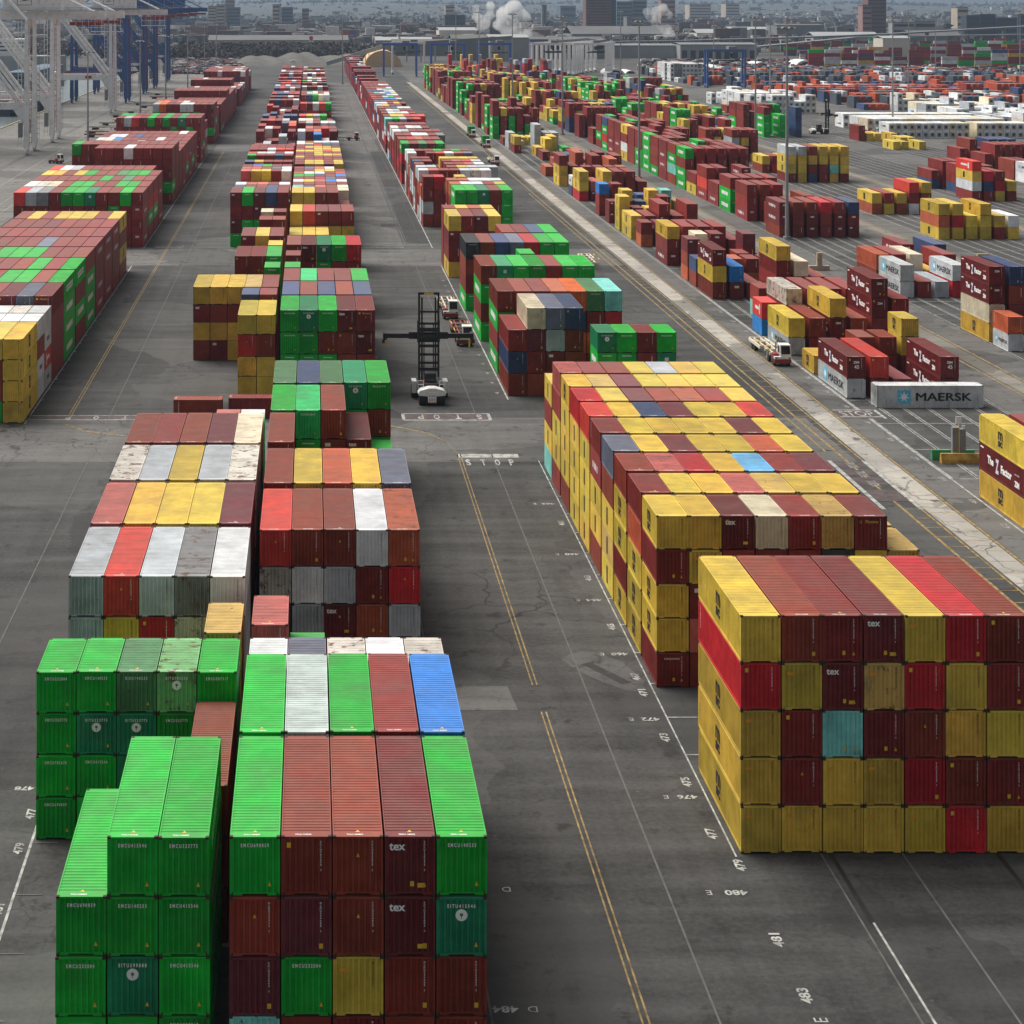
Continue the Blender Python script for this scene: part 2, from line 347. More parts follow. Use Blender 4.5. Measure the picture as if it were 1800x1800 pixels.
for k, (y0, y1) in enumerate(((191, 195.5), (197.5, 200.5), (201.5, 203.8), (204.8, 207))): mb.quad((59.2, y0, .03), (62.4, y0, .03), (62.4, y1, .03), (59.2, y1, .03))
mb.quad((66.7, 229, .03), (72, 229, .03), (71, 234, .03), (66.7, 234, .03)); mb.quad((-35, 228.6, .024), (-17.3, 228.6, .024), (-17.3, 230.5, .024), (-35, 230.5, .024)); mb.quad((11.8, 228.4, .024), (22.4, 228.4, .024), (22.4, 231.6, .024), (11.8, 231.6, .024))
tag(mb.build('maroon_road_panels', plain('maroon_panel', (.075, .055, .055), .8, var=.5, dirt=.5), fix=False), kind='structure')
mb = MB()
line(mb, 58.9, 188, 208, .5, .034); line(mb, 62.8, 188, 208, .5, .034)
for y in (230, 233.8): cross(mb, y, 66.6, 72, .35, .034)
line(mb, 72, 229, 234, .4, .034)
for k in range(3): put_text(mb, 'TRUCKS', 'groundsideb', (60.9 + 0*k, 198 + 4*k, .036), width=2.6, height=1.0)
put_text(mb, 'STOP', 'ground', (69.2, 231.8, .036), width=4.2, height=2.6)
tag(mb.build('white_markings', M_LINEW, fix=False), kind='structure')
W4 = MB()
for x in (32.2, 42.3): line(W4, x - .35, 60, 104, .14)
tag(W4.build('white_lines', M_LINEW, fix=False), kind='structure')
mb = MB()
for k, x in enumerate((31.4, 41.6)): line(mb, x + .4, 103.5, 112, .28, .03)
line(mb, 24.9, 640, 700, .6, .02)
tag(mb.build('tar_seams', M_DARK, fix=False), kind='structure')
sheet('fresh_asphalt', 20.6, 25.6, 395, 640, .02, M_DARKA); sheet('fresh_asphalt', 16.5, 24.5, 425, 431, .018, M_DARKA)
mb = MB()
for x in (-97.2, -96.2, -124.6): line(mb, x, 0, 1390, .3, .03)
for x in (20.1, 24.2): line(mb, x, 395, 1150, .25, .028)
tag(mb.build('crane_rails', M_DARK, fix=False), kind='structure')
mb = MB(); mb.box(QX, QX + .6, -300, 1400, 0.002, .35); tag(mb.build('quay_edge', plain('quay_edge_yellow', (.45, .36, .16), .8, var=.5, dirt=.6)), kind='structure')
# hills on the skyline
rs = np.random.RandomState(3); mb = MB(); nx, rows = 150, [(5200, 0), (6000, .35), (7000, .72), (8200, 1.0), (9800, .8)]
xs = np.linspace(-8500, 8500, nx); prof = sum(a*np.sin(xs/p + q) for a, p, q in ((5, 900, 1), (3.5, 370, 2), (2, 160, .3), (1.2, 70, 4))) + rs.normal(0, .8, nx)
HXS = xs
for (yy, k) in rows:
    for x, p in zip(xs, prof): mb.v.append((float(x), yy + float(60*np.sin(x/300)), -.5 + k*(47 + float(p)) + (float(rs.normal(0, 1.2)) if k else 0)))
for j in range(len(rows)-1):
    for i in range(nx-1): a = j*nx + i; mb.f.append((a, a+1, a+1+nx, a+nx))
tag(mb.build('hills', plain('wooded_hill', (.03, .036, .034), .9, var=.5, scale=.012), fix=False), kind='structure')
# the air
hz = MB(); hz.box(-9300, 9300, -310, 11800, -7.2, 92)
m = bpy.data.materials.new('air'); m.use_nodes = True; t = m.node_tree; t.nodes.clear(); o = N(t, 'ShaderNodeOutputMaterial'); v = N(t, 'ShaderNodeVolumePrincipled')
v.inputs['Color'].default_value = (.56, .75, 1, 1); v.inputs['Density'].default_value = 4.4e-5; v.inputs['Anisotropy'].default_value = .2
t.links.new(v.outputs[0], o.inputs['Volume'])
tag(hz.build('haze', m), kind='stuff')
# ------------------------------------------------------------------ the containers: what stands where
# code -> (sRGB of the paint, colour words, feature words, wear)
PAL = {
 'G': ((6,172,52), 'bright green', '', .25), 'g': ((74,128,84), 'faded green', '', .5), 'q': ((36,196,112), 'mint green', '', .45),
 't': ((18,138,92), 'teal green', 'round white emblem', .4), 'l': ((110,176,112), 'rust-streaked pale green', 'round white emblem', .95),
 'M': ((132,42,38), 'maroon', '', .3), 'p': ((116,46,54), 'purple maroon', '', .5), 'b': ((136,54,36), 'brown red', '', .4),
 'X': ((108,32,34), 'dark maroon', 'white three-letter mark', .25), 'F': ((126,44,44), 'maroon', 'yellow lettering', .3),
 'd': ((184,90,58), 'rusty orange', '', .6), 's': ((190,98,92), 'faded pink red', '', .6), 'r': ((206,62,52), 'bright red', '', .35), 'R': ((188,36,46), 'crimson', '', .3),
 'O': ((226,112,44), 'orange', '', .35), 'Y': ((212,181,70), 'yellow', '', .3), 'y': ((196,164,90), 'stained tan', '', .65),
 'W': ((222,225,226), 'white', '', .35), 'w': ((205,200,190), 'rust-stained white', '', 1.0), 'A': ((180,186,192), 'light grey', '', .4), 'a': ((128,130,132), 'dark grey', '', .7),
 'N': ((58,76,116), 'navy', '', .45), 'U': ((36,124,204), 'blue', '', .5), 'c': ((104,172,212), 'sky blue', '', .5), 'T': ((132,212,202), 'turquoise', '', .7),
 'C': ((226,214,186), 'cream', '', .5), 'S': ((104,110,130), 'slate grey', '', .5), 'K': ((54,58,64), 'charcoal', 'white lettering', .3), 'P': ((186,200,196), 'pale mint', '', .6),
 'Z': ((112,32,34), 'maroon', 'big white slogan', .25), 'H': ((206,50,42), 'red', 'white sweep of lettering', .3), 'E': ((196,200,202), 'pale grey', 'blue star and lettering', .45), 'J': ((140,48,50), 'maroon', 'white side lettering', .3),
 'o': ((178,78,48), 'orange', '', .5),
 'k': ((74,82,92), 'dark blue grey', '', .5),
}
CONT = []
def add(block, X0, pitch, Y, L, cols, hs='h', dx=0.0, rot=0):
    """one bay: a string per column, letters from the ground up"""
    if isinstance(cols, str): cols = cols.split(',')
    for i, c in enumerate(cols):
        z = 0.0
        for k, ch in enumerate(c):
            if ch == '.': break
            hh = hs[min(k, len(hs)-1)]; H = 2.896 if hh == 'h' else 2.591
            CONT.append(dict(block=block, col=i, tier=k, n=len(c), x=X0 + dx + pitch*(i + .5), y=Y, z=z, L={20: 6.058, 40: 12.192, 45: 13.716}[L], H=H, c=ch, rot=rot))
            z += H + .012
def stack(tops, n, under='MMMMbGYW', empty=' '):
    """columns from a row of top colours"""
    out = []
    for ch in tops:
        if ch == empty: out.append('.'); continue
        out.append(''.join(random.choice(under) for _ in range(n-1)) + ch)
    return out
A, B, E, D = 'left central row', 'right central row', 'yellow-roofed block', 'far-left wall'
a = lambda *k, **kw: add(A, -17.05, 2.5, *k, **kw)
b = lambda *k, **kw: add(B, -3.95, 2.51, *k, **kw)
e = lambda *k, **kw: add(E, 26.3, 2.512, *k, **kw)
# left central row
a(88.7, 40, '.,.,GGG,GtGG,GGGG', dx=-.3); a(101.3, 40, '.,.,.,.,MMb'); a(113.9, 20, 'GGGG,GGtG,GttG,GGGt,GGGG', 's')
for q in CONT:
    if q['y'] == 113.9 and q['tier'] == 3: q['c'] = {2: 'g', 3: 'l'}.get(q['col'], q['c'])
a(121.0, 20, '.,.,.,.,yyyy', 's'); a(129.0, 40, 'WMAA,MYYr,AMRA,MAwa,WAAW'); a(142.1, 40, 'MMMs,MMYY,MYMY,YMYY,MMMp')
a(155.2, 40, 'WWWw,AWWA,MYYY,WAWA,WMWw'); a(168.3, 40, 'MMMb,MMMM,MMMb,MMMp,WWWC'); a(181.5, 20, '.,.,.,MMMs,WWWW', 's')
a(240.6, 40, '.,.,.,YYrY,YYbY', 'hshs'); a(253.7, 20, '.,.,.,MMMN,MMMM'); a(266.4, 40, 'bYXY,XYbY,YYbY,YYMy,MMMM', 'hs')
a(279.7, 20, '.,YY,MMM,MMM,GGGG'); a(292.2, 40, '.,.,MMMM,MMMM,GGGG'); a(305.6, 20, '.,.,MMM,MMM,YYYY'); a(317.6, 40, '.,.,MMMX,MMYY,MMMM')
a(331, 20, '.,.,.,MMM,MMM'); a(341.4, 20, '.,.,.,MMMM,MMMb'); a(354, 20, '.,.,.,MMMC,MMMM'); a(390, 40, 'GXMX,GGMG,MGXX,MMMN,MMMM')
y = 403.4
for r in 'WMWWW NMbNM WssbW aMMMM wWsbW RMYYr rMYYM sYYMW srbSW MUGMM RrWWr NYMMM MrMYM MrMWM GMMNM rWWMW WMWWW MMWrr MMMMM MMpMM'.split():
    a(y, 20, stack(r, random.choice((4, 4, 4, 3))), 'hs'); y += 6.62
for r in ('M MAr', 'MAAr ', 'MMMMM', 'MWMAM', 'RMMMr', 'MMMSO', 'MrMAO', 'RMWMM', 'NMMNN', 'NNWMM', 'AAMMM', 'MNMrM', 'MMMMM', 'rNMMM'):
    y += 6.62*2; a(y if y > 560 else y + 5, 40, [('.' if random.random() < .12 else k_[-random.choice((4, 4, 3, 3, 2)):]) for k_ in stack(r, 4, 'MMRONAb')], 'h')
while y < 1150:
    y += random.choice((13.3, 13.3, 26.6)); a(y, 40, stack(''.join(random.choice('MMMMRNbrNMWA') for _ in range(5)), random.choice((2, 3, 4, 4)), 'MMRNAb'), 'h')
# right central row
b(88.7, 40, 'TpbG,bGpb,MYbb,bbXX,bbtG'); b(101.5, 40, 'MMMG,MMMP,MGMG,MMMM,MMMU'); b(114.0, 20, 'MWMW,MMMS,MMMw,MMMW,MMWw', 's')
b(122.6, 20, 'MMMs,GGG,.,.,.', 's'); b(142.5, 40, 'MKwr,MAWb,MXAb,MdMW,MARd', 'sshh'); b(155.2, 40, 'MMMb,MMYY,MMMd,MYYY,MMMK', 'shhh')
for q in CONT:
    if q['block'] == B and q['y'] == 155.2 and q['col'] == 4 and q['tier'] == 3: q['c'] = 'S'
b(168.4, 40, 'MMMb,MM,MG,MM,MM'); b(181.6, 40, 'GGGG,GGGq,MMXb,MMX,GG'); b(194.8, 40, 'MMMg,MMMN,GGMg,MbGt,MGbG')
b(240.7, 40, 'GGGG,GGGt,MGbG,MbbX,MMXF'); b(253.8, 40, 'MMMN,MMMb,MMMN,MMMb,MMMN'); b(266.6, 40, 'MMMM,MMMq,MMMM,MMMM,MMMG')
b(279.8, 20, 'GGGG,MMM,MMG,MMM,MMt'); b(293, 20, 'MMMM,MMM,MGM,MMM,MMM'); b(306, 40, 'MMMb,MMMX,MMGt,MGMG,MtMR'); b(320, 20, 'YYG,MYY,YY,YY,YY')
b(342, 40, 'YYY,YYY,YYY,.,.'); b(355, 40, 'MMMY,MMYr,MYYX,MMYF,MYYM'); b(390, 40, 'MMMY,MMMY,MMMb,MMMb,MMX', 'h')
y = 403.4
for r in 'MMMMC TNsbC MbMMM WYsUW MMRSp GGNbU dWWbr MMYYM MSsW  MYYMY MYYMY MMMMM YMMMM MMYYY MMYMM YYYrY MMYYY MYYYM MNRKK WYMNN WMWWW'.split(' '):
    if r: b(y, 20, stack(r, 4, 'MMMYGNbA'), 'hs')
    y += 6.62
for r in ('SrU  ', 'WMOWM', 'WsMRM', 'MAMMW', 'MAMWA', 'WCMWM', 'rATGA', 'rYAGG', 'MAMAM', 'MYMMM', 'MsMMW'):
    y += 13.3; nn = random.choice((4, 4, 3, 2)); b(y, 40, [('.' if random.random() < .1 else k_[-random.choice((nn, nn, nn, max(1, nn - 1))):]) for k_ in stack(r, 4, 'MMRMMS')], 'h')
while y < 1150:
    y += random.choice((13.3, 13.3, 26.6)); b(y, 40, stack(''.join(random.choice('MMMWWCMrNMWG') for _ in range(5)), random.choice((2, 3, 4, 4)), 'MMRMMS'), 'h')
# yellow-roofed block
e(112.0, 40, 'YYYRY,YMMYb,YYTXM,YYMyX,YRbRY,RbYYR,YMYMb')
e(139.2, 20, 'MYYMY,MsXYY,MYMMX,MMMMC,MYMMM,MMMKy,MYMYF,YYYy', 's')
ROWS = ['MYYsyYY', 'bsRYcMp', 'SYpYYdY', 'MYYYYpY', 'rYNpYYr', 'sYpbdMY', 'YypYYYY', 'sMbYAYY']
LEFT = ['YYYdM', 'YMYYb', 'YyYbS', 'bYYJM', 'YYYYr', 'YYYYR', 'bYYYY', 'MYYMb']
for i, (r, l) in enumerate(zip(ROWS, LEFT)):
    c = stack(r, 5, 'YYMbYM'); c[0] = l[:4] + (r[0] if i != 5 else 'R')
    if i == 5: c[0] = 'YYYYR'
    if i == 0: c.append('YYMy')
    e(139.2 + 6.74*(i+1), 20, c, 's')
e(139.2 + 6.74*9, 20, 'TYMY,YYYY,YYYM,MYYY,YYMY,YYYY', 's')
# mixed stacks beyond the crossing
CB = 'mixed block past the crossing'; c_ = lambda *k, **kw: add(CB, 26.2, 2.51, *k, **kw)
c_(231.2, 20, '.,.,.,.,GGGt,GGGG,MMMM,GGtG', 's'); c_(242.4, 40, 'bNM,bMpC,MXAS,MbbN'); c_(256.6, 40, 'GMGb,MMMb,MMMM,MMMd,RONO,MOMg,MMRT')
c_(269.5, 20, '.,GGG,GGM,MMM,MMM,MMM,MMM'); c_(281.4, 40, 'GMGb,GMGt,GGGG,GGGG,GMGM,GGGG,GGGG'); c_(295, 20, '.,MMM,NNN,GGGG,NNN,NNP'); c_(309, 40, 'GMbK,MMbb,MMMN,MMMS,MMMR,GGGG,MGGG')
c_(322.5, 40, '.,.,MMM,MMMb,MMMM,MMMN,GGGG'); c_(335, 20, '.,.,.,.,WWW,wWw,WWW,MMM'); c_(347, 40, 'YMXY,MMMM,MMMX,YMMY', 'h'); c_(360.5, 20, 'MMMM,MMMY,MMMd,MMMY', 'h')
c_(395, 40, '.,.,GGGG,GGMG,MMGt,MMMb,GGGG'); y = 408.5
for r in ('  dWWMY', '  ddWWW', 'MR Y   ', 'dr MWWR', 'WsMMAwW', 'AA bYAAA', 'b  MMsW', 'NM bsrA', 'bM YYYY', 'dM bGGM', 'W MrWsS', 'WMMGbGb'):
    c_(y, 20, stack(r, 4 if r[0] != 'd' else 3, 'MMWdAM'), 'h'); y += 8.4
for r in ('GMgMG', 'bRdMM', 'MMWWMa', 'WAMMMM', 'WMWWM', 'MMMMM', 'TGAMR', 'MYYrrr', 'MWCWM', 'MWAMM', 'MMNWW', 'AYMM ', 'WWMYM', 'NNMM ', 'MMUUA', 'RMAGM', 'MMNWW', 'MTWUC', 'NNNAW', 'MMWTA', 'MMRRW', 'MMMMM', 'MMMWW', 'MMMMM', 'RRMMM'):
    y += 16.5 + (12 if r[0] == 'T' else 0); c_(y, 40, stack(r, 4, 'MMRWNM'), 'h')
while y < 1370:
    y += random.choice((13.3, 13.3, 26.6)); c_(y, 40, stack(''.join(random.choice('MMMMRNMMW') for _ in range(random.choice((4, 5)))), random.choice((3, 4, 4)), 'MMRNM'), 'h')
# far-left wall: columns counted from its left edge, eleven wide
d_ = lambda *k, **kw: add(D, -63.2, 2.515, *k, **kw)
def dbay(Y, L, tops, right, hs='h'):
    c = stack(tops, 4, 'MMMMGMb'); c[-1] = right; d_(Y, L, c, hs)
dbay(226.6, 40, '       YYYY', 'YYYY', 's'); dbay(239.3, 20, '      WWWWE', 'EEME', 's'); dbay(246.0, 20, '     WssWwE', 'EHEE', 's')
dbay(252.4, 40, '    MMdMpSM', 'MMMF'); dbay(265.0, 40, '    RMMGGbG', 'GGGG'); dbay(278.2, 40, '  MMMMMbGMM', 'MGMG')
for q in CONT:
    if q['block'] == D and q['col'] == 10 and q['tier'] == 3 and q['y'] == 278.2: q['c'] = 'G'
dbay(291, 40, '   GMGGGMMM', 'GGGb'); dbay(304, 40, '   MMMMSMMM', 'JJMJ'); dbay(317, 40, '   MMMMMMMM', 'JMJJ'); dbay(330, 40, '   MMMpMMMM', 'MMJJ'); dbay(343, 40, '   bYMYYYMY', 'MYMY')
y = 390; kd = -1
for r in ('rAaMGGtMbGM', 'WwCbGGMMGGR', 'MMbMbbGbgbR', 'YYMYGbbgGGM', 'rWAMMbMMbMM', 'MMMTMMMMMbM', '   MMMWMMMM', 'GMMMMMMMMMM', 'MMMMMbbMbbM', 'NYYYMMMMMSM', 'MYYMMWMMMSR', 'WWUMMMMWMMM', 'MWWMNMMbMMM', 'MMMMMMMMMWM', 'AWMMMMNMWWA', 'MArMGMGMtMM', 'GGMMGMGMGMM', 'YWWMMMMMGWA', 'WCbMWWMMMMM', '  AOMMWWMbM', '  OOMsWMMMM', '  rMMMGMGMM', '   MMMMMMMM', '  MMMMGMMMM', '   MMMMMMMM', 'MRMMMMMMMMM', '   MMMMMMMM'):
    rt = {'G': 'GGMG', 'A': 'AAMA', 'R': 'MMGR'}.get(r[-1], random.choice(['MMMM', 'MJMJ', 'MMGM', 'bMMM', 'JJMM', 'MGMM']))
    kd += 1; y += {6: 3, 15: 5}.get(kd, 0)
    cut = {4: 1, 5: 1, 14: 1, 18: 1, 22: 1}.get(kd, 0); nt = 5 if kd in (6, 7, 15, 16, 19, 20) else 3 if kd in (5, 14, 18, 22) else 4
    cs = stack(r, nt, 'MMMMGMb'); cs[-1] = (rt + 'M')[-nt:]
    if cut: cs[-cut:] = ['.']*cut
    d_(y, 40, cs, 'h'); y += 13.25 + (27 if 632 < y < 646 else 0)
nn, cut = 4, 0
while y < 1110:
    if random.random() < .3: nn, cut, y = random.choice((3, 4, 4, 5)), random.choice((0, 0, 1, 2)), y + random.choice((0, 0, 3))
    cs = stack(''.join(random.choice('MMMMMMMMbMMMMW') for _ in range(9 - cut)).rjust(11 - cut), nn, 'MMMMMbN'); d_(y, 40, cs, 'h'); y += 13.3
# stacks right of the concrete strip: six spaced columns
FB, GB, HB, IB = 'row right of the concrete strip', 'second row right of the strip', 'third row right of the strip', 'fourth row right of the strip'
f = lambda *k, **kw: add(FB, 70.25, 3.06, *k, **kw)
h = lambda *k, **kw: add(HB, 137.9, 3.06, *k, **kw)
gg = lambda *k, **kw: add(GB, 103.7, 3.06, *k, **kw)
f(180.9, 40, 'YZY,MYM'); f(240.7, 45, 'EZ,Xr,p,.,ZZ', 'sh'); f(256.5, 20, 'Y,Y,Mb,Mb,MYY,.', 's'); f(270.2, 40, 'EY,Mb,MZY,Mb,MMZZ,MZM', 'sh')
f(286.2, 20, 'UH,.,.,.', 's'); f(283.2, 40, '.,MMw,MYM,YbM,MMM', 's'); f(300.5, 20, '.,TM,b,dd,MM,MM', 's'); f(313.3, 40, '.,.,.,TMMY,NMC,MM', 's'); f(321.2, 40, 'bYZ,ZU,M,.,.', 'h')
f(335, 20, 'bN,.,Td,dM,bb', 's'); f(342.5, 20, 'dbX,MC,.,MM,.', 's'); f(350.5, 20, '.,MMC,ZZZ,.,MMp', 's'); f(362, 40, 'ZMY,ZMM,MMM,MMM,MM,b', 's')
f(390.5, 20, 'dM,MZ,.,MM', 's'); f(402.6, 40, 'YY,YM,MXM,MM,MMM', 's'); f(418, 20, 'YYY,YM,YY,MbM', 's'); f(432, 20, 'XX,YMY,NN,YYY,YYT,Yy', 's'); f(447, 20, 'MMU,YMM,WN,YN', 's')
f(480, 40, 'RYY,Xs,MYY,MMM,MMM,MM', 's'); f(494, 20, 'NW,MMM,MZM,YMM,ddd,MM', 's')
gg(273.0, 20, 'Ed', 's'); gg(280.6, 40, 'YCZZ,MMbN,MMM,Mb', 'h'); gg(322.8, 40, 'EE,M,A,RE,M', 'h'); gg(336.5, 40, 'bd,MM,WC,Y,ZM', 'h'); gg(350.5, 40, '.,.,E,EZ,M,MN', 'h')
gg(406, 40, 'bZZ,MMb,ZZb,MbR,ZZM,XZN', 's'); gg(420, 40, '.,MM,MM,MMb,MM', 's'); gg(436, 40, 'JMM,MMb,MMM,.', 'h')
gg(453.5, 40, 'GGM,MGM,MGM,MMM', 'h'); gg(467, 40, 'JM,JM,MM', 'h'); gg(480.5, 40, 'JrM,MMM,.,JJJ', 'h'); gg(494, 40, 'YM,MM,MM', 'h')
y = 508
for l in 'GGMG,bTGb,MJJM,GMbM,GGGG,GGMM,bMMM,YWMY,bJMM,JJMM,GRGN,MGMM'.split(','):
    cols = [l] + [''.join(random.choice('MMGMM') for _ in range(random.choice((3, 4, 4)))) for _ in range(random.choice((3, 4, 5)))]
    gg(y, 40, cols, 'h'); y += 13.3
h(402.8, 40, 'YdY,YRY,YY,YYY,MY,YW', 's'); h(450.6, 40, 'dY,YM,bY,WMr,YbY,Y', 's')
h(560, 40, 'bY,RM,MY,YYw,NYM,Y', 's'); h(640, 40, 'ERb,MYM,YRY,YYY,YYR', 's'); h(530, 40, 'MYYE,YYYA,NMYb,MMYY,YTYY,MYYY', 's'); h(600, 40, 'MYAb,MMYM,YMMJ', 's'); h(615, 40, 'GM,NG,NM,MG', 's')
i_ = lambda *k, **kw: add(IB, 173.4, 3.06, *k, **kw)
i_(480.5, 40, 'MEYH,MNR,YRM,MY', 's'); i_(497, 40, '.,NMM,MMb,MMb,MM', 's'); i_(512, 40, 'NM,MMM,MMM,MM', 's')
random.seed(5)
def fill(block, X0, Y0, Y1, pal, ncol=6, hmax=4, dens=.75, pitch=3.06, L=40, step=13.4, hmin=1):
    y = Y0; run = 0
    while y < Y1:
        if run <= 0: h0 = random.randint(hmin, hmax); base = random.choice(pal); run = random.randint(1, 3); y += random.choice((0, 0, 8))
        run -= 1; cols = []
        for cc in range(ncol):
            if random.random() > dens: cols.append('.'); continue
            n = max(hmin, min(hmax, h0 + random.choice((-1, 0, 0, 0, 0, 1)))); s_ = ''; ch = base if random.random() < .6 else random.choice(pal)
            for k in range(n):
                if random.random() < .35: ch = random.choice(pal)
                s_ += ch
            cols.append(s_)
        add(block, X0, pitch, y, L, cols, 'h'); y += step + random.choice((0, 0, 0, 0, 7, 14))
fill(FB, 70.25, 508, 690, 'MMMMYYbdGNAYM', hmax=3, dens=.62, step=11); fill(FB, 69.5, 700, 1120, 'GMMMGMMYM', hmax=5, hmin=3, dens=.97)
fill(GB, 103.5, 672, 1120, 'MMYMMMYNMYG', hmax=4, hmin=2, dens=.88)
fill(HB, 137.9, 670, 1120, 'MGMMYMMMYG', hmax=4, hmin=2, dens=.88)
fill('far row', 172, 700, 1100, 'MMGMMYMNA', hmax=4, dens=.7); fill('far row', 206, 640, 700, 'YYMRMYb', hmax=3); fill('far row', 206, 560, 590, 'MbMNZ', hmax=3); fill('far row', 206, 470, 545, 'MbrWZ', hmax=3)
fill('reefer row', 222, 703, 765, 'WWWWWWC', ncol=21, hmax=2, hmin=2, dens=.97, pitch=2.6, step=12.6); fill('reefer row', 281, 722, 880, 'WWWCWA', ncol=12, hmax=4, hmin=2, dens=.9, pitch=2.6, step=13)
fill('reefer row', 206, 850, 950, 'WWWWWCW', ncol=12, hmax=3, hmin=2, dens=.8, pitch=2.6); fill('reefer row', 239, 1215, 1262, 'WWWWa', ncol=9, hmax=4, hmin=4, dens=1, pitch=2.6)
fill('orange row', 268, 880, 1120, 'oooMoNkW', ncol=34, hmax=2, dens=.85, pitch=3.3, step=16); fill('orange row', 350, 860, 1000, 'odooNkkM', ncol=26, hmax=3, dens=.8, pitch=3.3, step=16)
fill('orange row', 240, 1140, 1330, 'oNkWkdk', ncol=60, hmax=2, dens=.7, pitch=3.6, step=17)
fill('far row', 100, 1140, 1330, 'MMYRNAOYR', ncol=20, hmax=5, hmin=2, dens=.35, pitch=3.06)
for row, y in enumerate((1470, 1560, 1660, 1800, 1950)):                 # far stacks lying across the view
    for k in range(27):
        n = random.choice((3, 4, 4, 5, 5)); x = 400 + k*13.4 + row*22
        if random.random() < .15: continue
        s_ = ''.join(random.choice('MMMMGGRWAbNYME') for _ in range(n)); add('cross row', x, 0, y, 40, [s_], 'h', rot=1)
add('crossing', -17.0, 0, 228.0, 20, ['b'], 's', rot=1); add('crossing', -10.2, 0, 229.0, 20, ['M'], 's', rot=1)
add('crosswise', 72.7, 0, 235.0, 45, ['E'], 'h', rot=1)
jr = random.Random(2)
for q in CONT:
    if not q['rot']: q['jx'], q['jy'] = jr.uniform(-.02, .02), jr.uniform(-.07, .07)
    dx = q['x']
    if q['rot']: q['bb'] = (q['x'], q['x'] + q['L'], q['y'], q['y'] + 2.438, q['z'], q['z'] + q['H'])
    else: q['bb'] = (q['x'] - 1.219, q['x'] + 1.219, q['y'], q['y'] + q['L'], q['z'], q['z'] + q['H'])
# drop boxes that would stand inside another one (two bays entered too close)
grid = {}; keep = []
for q in sorted(CONT, key=lambda q: (q['tier'], q['y'])):
    x0, x1, y0, y1, z0, z1 = q['bb']; bad = False
    keys = {(int(xx//14), int(yy//14)) for xx in (x0, x1) for yy in (y0, y1)}
    if q['tier'] and not any(p['tier'] == q['tier']-1 and p['y'] == q['y'] and abs(p['x']-q['x']) < .01 for k in keys for p in grid.get(k, ())): bad = True
    for k in keys:
        for p in grid.get(k, ()):
            a0, a1, b0, b1, c0, c1 = p['bb']
            if x0 < a1-.01 and x1 > a0+.01 and y0 < b1-.01 and y1 > b0+.01 and z0 < c1-.01 and z1 > c0+.01: bad = True
    if not bad:
        keep.append(q)
        for k in keys: grid.setdefault(k, []).append(q)
print('containers', len(CONT), 'kept', len(keep)); CONT = keep
# ------------------------------------------------------------------ how much of each shows: a small z-buffer, so that the 300 largest in view become individuals
RES = 900; SC = RES / 1800; ID = np.full((RES, RES), -1, np.int32)
def raster(P, val):
    P = np.array(P); x0, y0 = np.floor(P.min(0)).astype(int); x1, y1 = np.ceil(P.max(0)).astype(int) + 1
    x0, y0, x1, y1 = max(x0, 0), max(y0, 0), min(x1, RES), min(y1, RES)
    if x0 >= x1 or y0 >= y1: return
    X, Yy = np.meshgrid(np.arange(x0, x1) + .5, np.arange(y0, y1) + .5); s1 = np.ones(X.shape, bool); s2 = s1.copy()
    for i in range(4):
        a_, b_ = P[i], P[(i+1) % 4]; c = (b_[0]-a_[0])*(Yy-a_[1]) - (b_[1]-a_[1])*(X-a_[0]); s1 &= c >= 0; s2 &= c <= 0
    ID[y0:y1, x0:x1][s1 | s2] = val
def prj(x, y, z): return ((PX + F*x/y)*SC, (PY + F*(HC-z)/y)*SC)
order = sorted(range(len(CONT)), key=lambda i: (-round(CONT[i]['bb'][2] / 1.5), CONT[i]['tier'], -abs(CONT[i]['x'])))
for i in order:
    x0, x1, y0, y1, z0, z1 = CONT[i]['bb']
    raster([prj(x0,y0,z1), prj(x1,y0,z1), prj(x1,y1,z1), prj(x0,y1,z1)], i*4)
    if x0 > 0: raster([prj(x0,y0,z0), prj(x0,y0,z1), prj(x0,y1,z1), prj(x0,y1,z0)], i*4+2)
    if x1 < 0: raster([prj(x1,y0,z0), prj(x1,y0,z1), prj(x1,y1,z1), prj(x1,y1,z0)], i*4+3)
    raster([prj(x0,y0,z0), prj(x1,y0,z0), prj(x1,y0,z1), prj(x0,y0,z1)], i*4+1)
cnt = np.bincount(ID[ID >= 0], minlength=4*len(CONT)).reshape(-1, 4)
for q, c in zip(CONT, cnt): q['vis'] = int(c.sum()); q['face'] = c
rank = sorted(range(len(CONT)), key=lambda i: -CONT[i]['vis'])
NEAR = set(i for i in rank[:300] if CONT[i]['vis'] > 0)
print('smallest individual', CONT[rank[299]]['vis'], 'visible', sum(q['vis'] > 0 for q in CONT))
